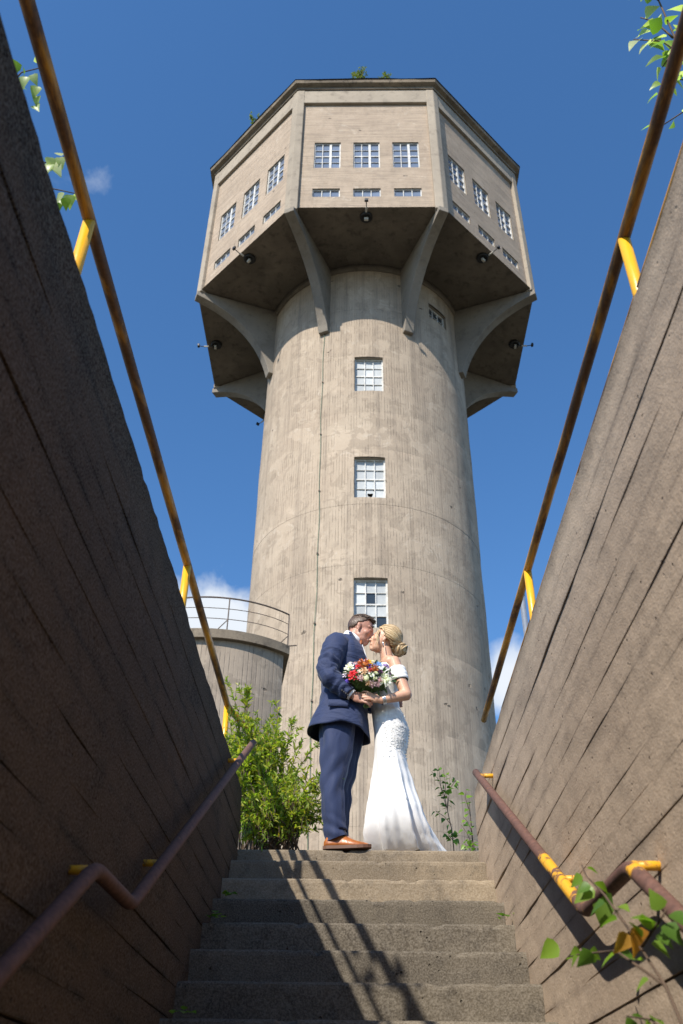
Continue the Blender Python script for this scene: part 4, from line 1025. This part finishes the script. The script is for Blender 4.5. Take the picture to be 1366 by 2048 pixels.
def shoe(x0, y, rz):
    L = .305; rot = Matrix.Rotation(rz, 3, 'Z'); O = Vector((x0, y, .0))
    T = lambda v: O + rot @ Vector(v)
    secs = [(0, .022, .030, .055), (.02, .034, .034, .088), (.06, .037, .036, .098), (.10, .038, .037, .100), (.14, .042, .040, .090), (.18, .047, .045, .070), (.22, .048, .047, .056), (.26, .043, .042, .048), (.29, .028, .028, .040), (.305, .008, .010, .030)]
    up = MB(); rings = []
    for x, wb, wt, h in secs:
        ring = []
        for i in range(20):
            a = math.pi * i / 19; ring.append(T((x, -wb * math.cos(a), .018 + (h - .018) * math.sin(a) ** .75)))
        rings.append(ring)
    up.loft(rings, True, True); so = build(up, 'shoe', 'shoe', groom, True)
    sl = MB(); pr = []
    for x, wb, wt, h in secs: pr.append((x, wb + .005))
    pts = [T((x + (.006 if x > .3 else -.004 if x == 0 else 0), -w_, .0)) for x, w_ in pr] + [T((x + (.006 if x > .3 else -.004 if x == 0 else 0), w_, 0)) for x, w_ in reversed(pr)]
    toe = lambda v: Vector((0, 0, .010 * max(0, ((rot.inverted() @ (v - O)).x - .20) / .1) ** 2))
    sl.loft([[p + toe(p) + Vector((0, 0, .001)) for p in pts], [p + toe(p) + Vector((0, 0, .021)) for p in pts]], True, True); build(sl, 'sole', 'sole', so)
    hl = MB(); hp = [T((x, s_ * w_, 0)) for s_ in (-1, 1) for x, w_ in ([(-.004, .024), (.03, .037), (.075, .040)] if s_ < 0 else [(.075, .040), (.03, .037), (-.004, .024)])]
    for i in range(4):
        x = .115 + .018 * i; h = .104 - .006 * i - .0045 * i * i * .6; build(MB().tube([T((x, -.022, h - .010)), T((x + .004, 0, h)), T((x, .022, h - .010))], .0035, 6), 'shoelace', 'lace_cord', so)
    for sd in (-1, 1):
        build(MB().tube([T((.118, 0, .105)), T((.135, sd * .025, .118)), T((.15, sd * .03, .100)), T((.128, sd * .008, .102))], .0028, 6), 'shoelace', 'lace_cord', so)
    return so
shoe(-.215, 5.992, R(-4)); shoe(-.175, 6.245, R(6))
# short hair: clipped sides, fuller top brushed to the front
hm = MB(); rh = random.Random(9)
def hair_cap(H, mask, swell, nth=40, nph=64, c=(-.008, 0, .038), r=(.098, .076, .088)):
    mb = MB(); vs = []; idx = {}
    for i in range(nth + 1):
        th = math.pi * i / nth
        for j in range(nph):
            ph = 2 * math.pi * j / nph; d = Vector((math.sin(th) * math.cos(ph), math.sin(th) * math.sin(ph), math.cos(th)))
            s_ = swell(d); vs.append(H.P(c[0] + d.x * (r[0] + s_), c[1] + d.y * (r[1] + s_), c[2] + d.z * (r[2] + s_)))
    fs = []
    for i in range(nth):
        for j in range(nph):
            th = math.pi * (i + .5) / nth; ph = 2 * math.pi * (j + .5) / nph; d = Vector((math.sin(th) * math.cos(ph), math.sin(th) * math.sin(ph), math.cos(th)))
            if mask(d): fs.append((i * nph + j, i * nph + (j + 1) % nph, (i + 1) * nph + (j + 1) % nph, (i + 1) * nph + j))
    mb.add(vs, fs); bm = bmesh.new(); me = mb.mesh('h'); bm.from_mesh(me); bmesh.ops.delete(bm, geom=[v for v in bm.verts if not v.link_faces], context='VERTS')
    mb2 = MB(); bm.verts.index_update(); mb2.v = [tuple(v.co) for v in bm.verts]; mb2.f = [tuple(v.index for v in f.verts) for f in bm.faces]; bm.free(); return mb2
def gm(d):
    wob = mnoise.noise(d * 6) * .05
    if d.z > .62 + wob: return d.x < .74 + wob
    if d.x > .22 + wob + (d.z - .2) * .75: return False
    if d.z > .0: return True
    return d.x < -.22 and d.z > -.62 + wob or (d.x < .10 and d.z > -.10)
cap = hair_cap(HG, gm, lambda d: .003 + .013 * max(0, d.z - .35) / .65 * (1 + .2 * max(0, d.x)) + .0015 * mnoise.noise(d * 18))
hair = build(cap, 'hair', 'hair_m', groom, True)
so = hair.modifiers.new('t', 'SOLIDIFY'); so.thickness = .006; so.offset = -.6
qf = MB()
for i in range(420):
    d = Vector((rh.uniform(-.95, .72), rh.uniform(-.9, .9), 1)); d.z = math.sqrt(max(.08, 1 - min(.95, d.x ** 2 + d.y ** 2))); d.normalize()
    if d.z < .45: continue
    s_ = .010 + .008 * max(0, d.x); p = Vector((-.008 + d.x * (.098 + s_), d.y * (.076 + s_), .038 + d.z * (.088 + s_)))
    e = p + Vector((.020, rh.gauss(0, .007), .004 + .008 * max(0, d.x))) ; e2 = p + Vector((.010, rh.gauss(0, .003), .008))
    qf.tube([HG.P(*p), HG.P(*e2), HG.P(*e)], [.0032, .0028, .0008], 4, False)
build(qf, 'lock', 'hair_m', hair, True)['kind'] = 'stuff'
for sd in (-1, 1):
    build(MB().tube([HG.P(.090, sd * .014, .044), HG.P(.083, sd * .034, .051), HG.P(.064, sd * .054, .044)], [.003, .005, .002], 6), 'eyebrow', 'hair_m', groom, True)
    build(MB().tube([HG.P(.089, sd * .020, .012), HG.P(.090, sd * .031, .007), HG.P(.080, sd * .044, .012)], [.0012, .0022, .0012], 6), 'eyelash', 'hair_m', groom, True)

# ---- bride ------------------------------------------------------------
BY = 6.10
HB = Head((.206, BY, 1.580), -1, R(17), R(5), .93)
mb = MB(); head_solids(mb, HB, False)
mb.capsule((.232, BY, 1.405), (.212, BY, 1.525), .051, .047, 14)
mb.capsule((.215, BY, .95), (.205, BY, 1.17), .080, .092, 14); mb.capsule((.205, BY, 1.17), (.222, BY, 1.32), .10, .098, 14)
mb.capsule((.245, BY - .125, 1.345), (.245, BY + .125, 1.345), .050, .050, 12); mb.capsule((.235, BY - .06, 1.375), (.235, BY + .06, 1.375), .052, .052, 12)
for sd in (-1, 1):
    mb.sphere((.150, BY + sd * .062, 1.245), (.062, .062, .06), 12)
    mb.capsule((.23, BY + sd * .06, .86), (.22, BY + sd * .05, .48), .075, .052, 12); mb.capsule((.215, BY + sd * .05, .48), (.25, BY + .09 + sd * .045, .09), .052, .032, 12); mb.capsule((.25, BY + .09 + sd * .045, .09), (.20, BY + .09 + sd * .05, .03), .030, .022, 10)
mb.capsule((.235, BY - .03, .88), (.235, BY + .03, .88), .09, .09, 14)
bS, bE, bW = Vector((.272, 5.962, 1.335)), Vector((.350, 5.905, 1.055)), Vector((.172, 5.862, .992))
mb.capsule(bS, bE, .050, .042, 14); mb.capsule(bE, bW, .042, .026, 14)
mb.sphere((.128, 5.858, 1.005), (.040, .018, .034), 14); mb.capsule(bW, (.142, 5.858, 1.0), .0255, .024, 10)
for z, L, dz in ((1.030, .072, .020), (1.016, .078, .012), (1.002, .074, .006), (.990, .058, .002)):
    p0 = Vector((.108, 5.848, z)); p1 = p0 + Vector((-L * .5, -.006, dz * .9)); p2 = p1 + Vector((-L * .45, .008, dz * .3)); p3 = p2 + Vector((-.006, .012, 0))
    finger(mb, [p0, p1, p2, p3], .0086, .0068)
finger(mb, [Vector((.128, 5.875, 1.030)), Vector((.100, 5.895, 1.058)), Vector((.078, 5.90, 1.066))], .0100, .0078)
mb.capsule((.245, 6.24, 1.34), (.18, 6.34, 1.12), .045, .038, 12); mb.capsule((.18, 6.34, 1.12), (.01, 6.335, 1.20), .037, .025, 12); mb.sphere((-.03, 6.33, 1.225), (.036, .015, .03), 10)
for i in range(4): finger(mb, [Vector((-.05, 6.33, 1.25 - .016 * i)), Vector((-.08, 6.325, 1.262 - .017 * i)), Vector((-.098, 6.318, 1.26 - .017 * i))], .008, .0065)
finger(mb, [Vector((-.02, 6.325, 1.25)), Vector((-.03, 6.32, 1.278))], .009, .007)
bride = put('person', remesh(mb, 'person_bride', .0046, 'skin_f'), None)
tag(bride, 'person in white off-shoulder mermaid wedding dress with blonde low bun, kissing the suited man', 'person', 'kissing couple')
DT = [(0.002, .075, .560, .250), (.05, .073, .535, .245), (.12, .068, .500, .235), (.27, .085, .450, .215), (.47, .108, .392, .172), (.58, .118, .362, .158), (.68, .125, .340, .152), (.76, .126, .358, .160), (.85, .124, .372, .164), (.95, .112, .345, .150), (1.04, .100, .312, .126), (1.12, .094, .302, .124), (1.20, .080, .312, .140), (1.27, .078, .318, .150), (1.315, .098, .322, .152)]
n = 160; rings = []; NR = 120
for i in range(NR + 1):
    z = .002 + (1.315 - .002) * i / NR; q = interp(DT, z); r = sup((q[1] + q[2]) / 2, BY - .0, z, (q[2] - q[1]) / 2, q[3], n, 2.05)
    k = max(0, 1 - z / .72)
    for j, v in enumerate(r):
        t = 2 * math.pi * j / n; c_, s_ = math.cos(t), math.sin(t)
        tw = t + .5 * (.66 - z) * c_
        f = k ** 1.3 * (.036 * (1.2 - 2.4 * abs(math.sin(3.5 * tw + 1.2))) + .024 * math.sin(11 * tw + 2.2 + z * 2) + .010 * math.sin(4 * tw)) + .004 * mnoise.noise(Vector((c_ * 3, s_ * 3, z * 6)))
        f += .004 * math.sin(z * 95 + c_ * 4) * max(0, 1 - abs(z - .90) / .07) * max(0, -s_)
        v += Vector((c_, s_ * (.65 if s_ < 0 and z < .3 else 1), 0)) * f
        if z < .30:                                  # the train sweeps out behind
            e = (1 - z / .30) ** 2; v.x += .085 * e * max(0, c_) ** 3; v.y += .175 * e
        if i == 0: v.z = .004 + .012 * max(0, math.sin(9 * t)) ** 2
    rings.append(r)
dr = MB().loft(rings); dress = build(dr, 'dress', 'dress', bride, True)
def dress_pt(z, t, out=.004):
    q = interp(DT, z); c_, s_ = math.cos(t), math.sin(t)
    return Vector(((q[1] + q[2]) / 2 + ((q[2] - q[1]) / 2 + out) * abs(c_) ** (2 / 2.05) * (1 if c_ >= 0 else -1), BY + (q[3] + out) * abs(s_) ** (2 / 2.05) * (1 if s_ >= 0 else -1), z)), Vector((c_, s_, 0))
lc = MB(); rl = random.Random(3)
for i in range(520):
    z = rl.gauss(.80, .085); t = R(rl.gauss(-62, 26))
    if not .62 < z < .99: continue
    p, nrm = dress_pt(z, t, .0035); sz = rl.uniform(.004, .009); up = Vector((rl.gauss(0, 1), rl.gauss(0, 1), rl.gauss(0, 1)))
    for k in range(4):
        a = k * math.pi / 2 + rl.random(); tx_ = nrm.cross(UP).normalized(); d = tx_ * math.cos(a) + UP * math.sin(a)
        b_ = nrm.cross(d)
        lc.add([p, p + d * sz * .6 + b_ * sz * .45 + nrm * .0005, p + d * sz * 1.2 + nrm * .001, p + d * sz * .6 - b_ * sz * .45 + nrm * .0005], ((0, 1, 2), (0, 2, 3)))
build(lc, 'lace_applique', 'lace', dress)['kind'] = 'stuff'
for i in range(17):
    z = .99 - .021 * i; p, nrm = dress_pt(z, R(-4), .004); build(MB().sphere(p, .0058, 8), 'button', 'lace', dress, True)
# folded off-shoulder band round arm and chest
bd = MB(); rings = []
ax = (bE - bS).normalized(); c0 = bS.lerp(bE, .40); s1 = ax.cross(Vector((0, 1, 0))).normalized(); s2 = ax.cross(s1)
for i, (t, r_) in enumerate(((-.052, .054), (-.056, .059), (-.046, .0635), (-.024, .062), (-.018, .0585), (-.008, .063), (.016, .0615), (.022, .057), (.030, .060), (.050, .0575), (.053, .052))):
    rings.append([c0 + ax * (t + .007 * math.sin(a + 1)) + (s1 * math.cos(a) + s2 * math.sin(a)) * (r_ + .002 * math.sin(3 * a)) for a in [2 * math.pi * j / 40 for j in range(40)]])
build(bd.loft(rings), 'sleeve_band', 'dress', dress, True)
bd = MB(); rings = []
for z, o_ in ((1.325, -.010), (1.328, .006), (1.30, .012), (1.275, .009), (1.268, .004), (1.262, .010), (1.235, .008), (1.228, .0)):
    q = interp(DT, z); r = sup((q[1] + q[2]) / 2, BY, z, (q[2] - q[1]) / 2 + o_, q[3] + o_, 60, 2.05); rings.append(r)
build(bd.loft(rings), 'neckline_fold', 'dress', dress, True)
# blonde hair swept into a low bun
def bm_(d):
    if d.z > .35: return d.x < .62 + .25 * d.z * .2
    return d.x < .16 + (d.z - .0) * .9 and d.z > -.55
capb = hair_cap(HB, bm_, lambda d: .010 + .010 * max(0, d.z) + .012 * max(0, -d.x) + .002 * mnoise.noise(d * 12))
bh = build(capb, 'hair', 'hair_f', bride, True)
so = bh.modifiers.new('t', 'SOLIDIFY'); so.thickness = .008; so.offset = -.8
rb_ = random.Random(21); bunc = Vector((-.140, -.012, -.020)); strands = MB()
def on_scalp(d, ex): return Vector((-.008 + d.x * (.098 + ex), d.y * (.076 + ex), .038 + d.z * (.088 + ex)))
for i in range(260):
    a = rb_.uniform(-1.9, 1.9)      # hairline position: round the face and nape
    side = math.sin(a); top = math.cos(a)
    if rb_.random() < .80:
        d0 = Vector((.60 - .55 * (1 - max(0, top)) * .9 + rb_.uniform(-.25, .06), side, max(-.35, top * .95))).normalized()
    else: d0 = Vector((-.35, rb_.uniform(-.8, .8), -.55)).normalized()
    d1 = Vector((-1, rb_.uniform(-.3, .3), rb_.uniform(-.62, -.12))).normalized(); pts = []
    ex = rb_.uniform(.013, .021)
    for k in range(10):
        t = k / 9; d = d0.slerp(d1, t, d1) if d0.dot(d1) > -.999 else d0.lerp(d1, t)
        p = on_scalp(d.normalized(), ex + .012 * math.sin(math.pi * t) * (.4 + max(0, d.z)) + .012 * max(0, -d.x)); pts.append(HB.P(*p))
    strands.tube(pts, [.0032, .0045, .005, .005, .005, .005, .005, .0045, .004, .003], 5, False)
build(strands, 'strand', 'hair_f', bh, True)['kind'] = 'stuff'
bun = MB(); bun.sphere(HB.P(*bunc), Vector((.052, .056, .054)) * .95, 14, HB.m)
for i in range(40):
    a = rb_.uniform(0, 6.28); b_ = rb_.uniform(-1, 1); r_ = rb_.uniform(.040, .064); ax1 = Vector((rb_.gauss(0, 1), rb_.gauss(0, 1), rb_.gauss(0, 1))).normalized(); s1 = ax1.orthogonal().normalized(); s2 = ax1.cross(s1)
    cc = bunc + ax1 * rb_.uniform(-.030, .030); arc = rb_.uniform(2.2, 4.4); pts = []
    for k in range(12):
        t = a + arc * k / 11; rr = r_ * (1 - .25 * k / 11); pts.append(HB.P(*(cc + (s1 * math.cos(t) + s2 * math.sin(t)) * rr)))
    bun.tube(pts, [.003, .006, .0085, .0095, .010, .010, .010, .0095, .009, .008, .006, .003], 7, False)
build(bun, 'bun', 'hair_f', bh, True)
for sd in (-1, 1):
    for o_ in (0, .010):
        wsp = MB().tube([HB.P(.062 - o_, sd * .070, .05), HB.P(.066 - o_, sd * .080, .0), HB.P(.045 - o_, sd * .079, -.06), HB.P(.052 - o_, sd * .074, -.115 - o_)], [.004, .0045, .003, .0008], 5, False)
        build(wsp, 'loose_lock', 'hair_f', bh, True)
er = MB(); e0 = HB.P(.0, HB.s.y < 0 and .084 or -.084, -.046); er.tube([e0, e0 + Vector((0, -.003, -.02)), e0 + Vector((.004, -.004, -.06))], [.0026, .0032, .0036], 6); build(er, 'earring', 'silver', bride, True)
br_ = MB(); ctr = bW.lerp(bE, .06); axb = (bE - bW).normalized(); s1 = axb.orthogonal().normalized(); s2 = axb.cross(s1)
for o_ in (-.007, .002, .011):
    rr = [ctr + axb * o_ + (s1 * math.cos(a) + s2 * math.sin(a)) * .0305 for a in [2 * math.pi * j / 24 for j in range(25)]]; br_.tube(rr, .0038, 6, False)
build(br_, 'bracelet', 'silver', bride, True)

# ------------------------------------------------------------------ bouquet
BQ = Vector((.082, 5.865, 1.165))
bq = thing('bouquet', 'round mixed wildflower bouquet of red, orange, blue and white blooms held between the couple', 'bouquet', (.075, 5.89, .95))
def fl_mat(name, c, c2=None, tr=.25): return leafmat(name, [c, c2 or tuple(min(1, x * 1.25) for x in c)], tr, .5)
FM = {k: fl_mat('petal_' + k, *v) for k, v in dict(white=((.78, .77, .70),), cream=((.66, .66, .46),), lav=((.62, .52, .66), (.75, .68, .78)), red=((.60, .012, .022), (.72, .03, .04)), orange=((.50, .10, .02), (.62, .24, .05)), yellow=((.75, .47, .01),),
      blue=((.14, .30, .72), (.30, .48, .82)), violet=((.12, .07, .55), (.2, .12, .65)), lilac=((.36, .24, .50),), plum=((.05, .008, .05), (.10, .02, .09)), peach=((.62, .36, .20), (.70, .48, .30)), mauve=((.46, .28, .32), (.60, .42, .44)), pink=((.65, .38, .46), (.72, .5, .55)), rust=((.42, .05, .015),)).items()}
M['stem'] = plain('flower_stem', (0.10, 0.17, 0.045), .6, var=.3, vscale=60)
def flower(name, kind, mat, c, nrm, r, rn):
    c, nrm = Vector(c), Vector(nrm).normalized(); s1 = nrm.orthogonal().normalized(); s2 = nrm.cross(s1); mb = MB()
    if kind == 'ruffle':
        for ringi, (cnt, rad, lift) in enumerate(((7, 1.0, .10), (6, .78, .38), (5, .52, .58), (4, .28, .70))):
            for k in range(cnt):
                a = 2 * math.pi * (k + .5 * ringi) / cnt + rn.uniform(-.2, .2); d = s1 * math.cos(a) + s2 * math.sin(a); t = nrm.cross(d); w_ = rad * r * 3.0 / cnt
                b0 = c + nrm * r * lift * .5; p1 = c + d * rad * r * .62 + nrm * r * (lift + .05); p2 = c + d * rad * r * rn.uniform(.9, 1.08) + nrm * r * (lift + rn.uniform(-.1, .28))
                mb.add([b0, p1 - t * w_ * .5, p1 + t * w_ * .5, p2 - t * w_ * .34, p2 + t * w_ * .34, p2 + d * r * .06], ((0, 1, 2), (1, 3, 4, 2), (3, 5, 4)))
    elif kind == 'pin':
        mb.sphere(c, r * .45, 8)
        for _ in range(90):
            v = Vector((rn.gauss(0, 1), rn.gauss(0, 1), rn.gauss(0, 1))).normalized()
            if v.dot(nrm) < -.15: continue
            mb.tube([c + v * r * .4, c + v * r * rn.uniform(.85, 1.08)], [r * .035, r * .06], 4)
    elif kind == 'cluster':
        for _ in range(9):
            v = (nrm * .9 + Vector((rn.gauss(0, .7), rn.gauss(0, .7), rn.gauss(0, .7)))).normalized(); cc = c + v * r * .7; u1 = v.orthogonal().normalized(); u2 = v.cross(u1); ph = rn.random() * 6
            for k in range(5):
                a = ph + 2 * math.pi * k / 5; d = u1 * math.cos(a) + u2 * math.sin(a); t = v.cross(d); q = r * .44
                mb.add([cc, cc + d * q * .6 - t * q * .38 + v * q * .2, cc + d * q + v * q * .15, cc + d * q * .6 + t * q * .38 + v * q * .2], ((0, 1, 2), (0, 2, 3)))
    elif kind == 'bud':
        mb.sphere(c, (r * .7, r * .7, r), 10)
        for k in range(6):
            a = 2 * math.pi * k / 6; d = s1 * math.cos(a) + s2 * math.sin(a); t = nrm.cross(d)
            mb.add([c + d * r * .5 - t * r * .4, c + d * r * .5 + t * r * .4, c + d * r * .75 + nrm * r * 1.0], ((0, 1, 2),))
    elif kind == 'daisy':
        for k in range(9):
            a = 2 * math.pi * k / 9; d = s1 * math.cos(a) + s2 * math.sin(a); t = nrm.cross(d)
            mb.add([c, c + d * r * .6 - t * r * .25 + nrm * r * .15, c + d * r + nrm * r * .1, c + d * r * .6 + t * r * .25 + nrm * r * .15], ((0, 1, 2), (0, 2, 3)))
        mb.sphere(c + nrm * r * .1, r * .22, 6)
    return build(mb, name, mat, bq)
FL = [(220, 255, 82, 'ruffle', 'white', 'white_rose'), (240, 145, 58, 'cluster', 'lav', 'phlox'), (380, 285, 50, 'ruffle', 'red', 'carnation'), (290, 440, 92, 'ruffle', 'red', 'carnation'), (490, 215, 105, 'pin', 'orange', 'pincushion'),
      (440, 130, 50, 'ruffle', 'pink', 'sweet_pea'), (525, 135, 48, 'ruffle', 'pink', 'sweet_pea'), (592, 175, 45, 'cluster', 'yellow', 'craspedia'), (610, 240, 32, 'cluster', 'yellow', 'craspedia'), (750, 240, 80, 'cluster', 'blue', 'delphinium'), (880, 262, 72, 'cluster', 'lilac', 'scabious'),
      (590, 300, 55, 'cluster', 'violet', 'cornflower'), (685, 325, 66, 'pin', 'orange', 'pincushion'), (600, 362, 40, 'ruffle', 'rust', 'strawflower'), (490, 390, 66, 'ruffle', 'peach', 'strawflower'), (780, 395, 50, 'ruffle', 'plum', 'dark_scabious'), (945, 385, 46, 'cluster', 'plum', 'dark_scabious'),
      (872, 505, 100, 'ruffle', 'white', 'white_rose'), (775, 525, 42, 'ruffle', 'pink', 'sweet_pea'), (525, 512, 56, 'bud', 'cream', 'rose_bud'), (445, 512, 52, 'ruffle', 'mauve', 'strawflower'), (640, 600, 60, 'ruffle', 'mauve', 'strawflower'), (590, 412, 36, 'daisy', 'white', 'daisy'),
      (632, 460, 40, 'daisy', 'white', 'daisy'), (702, 432, 42, 'cluster', 'cream', 'wax_flower'), (160, 372, 62, 'ruffle', 'lav', 'sweet_pea'), (182, 512, 42, 'cluster', 'violet', 'cornflower'), (375, 470, 40, 'daisy', 'mauve', 'wax_flower'), (690, 520, 40, 'cluster', 'cream', 'wax_flower'), (330, 190, 44, 'cluster', 'pink', 'phlox'),
      (840, 420, 42, 'cluster', 'cream', 'wax_flower'), (650, 160, 36, 'cluster', 'cream', 'wax_flower'), (400, 380, 36, 'daisy', 'white', 'daisy'), (740, 600, 44, 'ruffle', 'pink', 'sweet_pea'), (560, 590, 44, 'ruffle', 'peach', 'strawflower')]
rf = random.Random(6); K = .000392
RX, RY, RZ = .182, .115, .125
gs = MB(); gl = MB(); lm = leaf_mesh('l', 1, .4, 'willow', curl=.3)
for x, y, r, kind, mat, nm in FL:
    dx, dz = (x - 570) * K, (390 - y) * K; e = min(.96, (dx / RX) ** 2 + (dz / RZ) ** 2)
    dy = -RY * math.sqrt(1 - e); p = BQ + Vector((dx, dy, dz)); nrm = Vector((dx / RX ** 2, dy / RY ** 2, dz / RZ ** 2)).normalized() + Vector((0, -.45, .25))
    flower(nm, kind, FM[mat], p - nrm.normalized() * r * K * .35, nrm, r * K * 1.32, rf)
    gs.tube([p - nrm.normalized() * .02, BQ + Vector((dx * .3, 0, -.08)), (.072, 5.90, 1.03), (.066 + dx * .12, 5.905 + rf.uniform(-.02, .02), .965 + rf.uniform(-.012, .012))], .0032, 5, True)
for _ in range(110):      # greenery between and behind the blooms
    v = Vector((rf.gauss(0, 1), rf.gauss(-.1, 1), rf.gauss(0, 1))).normalized(); q = rf.uniform(.68, .97)
    p = BQ + Vector((v.x * RX * q, v.y * RY * q, v.z * RZ * q)); mm = aim_matrix(p, v + Vector((rf.gauss(0, .5), rf.gauss(0, .5), rf.gauss(0, .5))), (rf.gauss(0, 1), -1, rf.gauss(0, 1)), rf.uniform(.03, .055))
    gl.add([mm @ Vector(t) for t in lm.v], lm.f)
gl.sphere(BQ + Vector((0, .02, -.005)), (RX * .78, RY * .75, RZ * .78), 14)
M['greens'] = leafmat('bouquet_greens', [(0.035, 0.065, 0.02), (0.06, 0.12, 0.03), (0.12, 0.19, 0.05)], .3)
build(gl, 'greenery', 'greens', bq)['kind'] = 'stuff'; build(gs, 'stem_bundle', 'stem', bq, True)['kind'] = 'stuff'
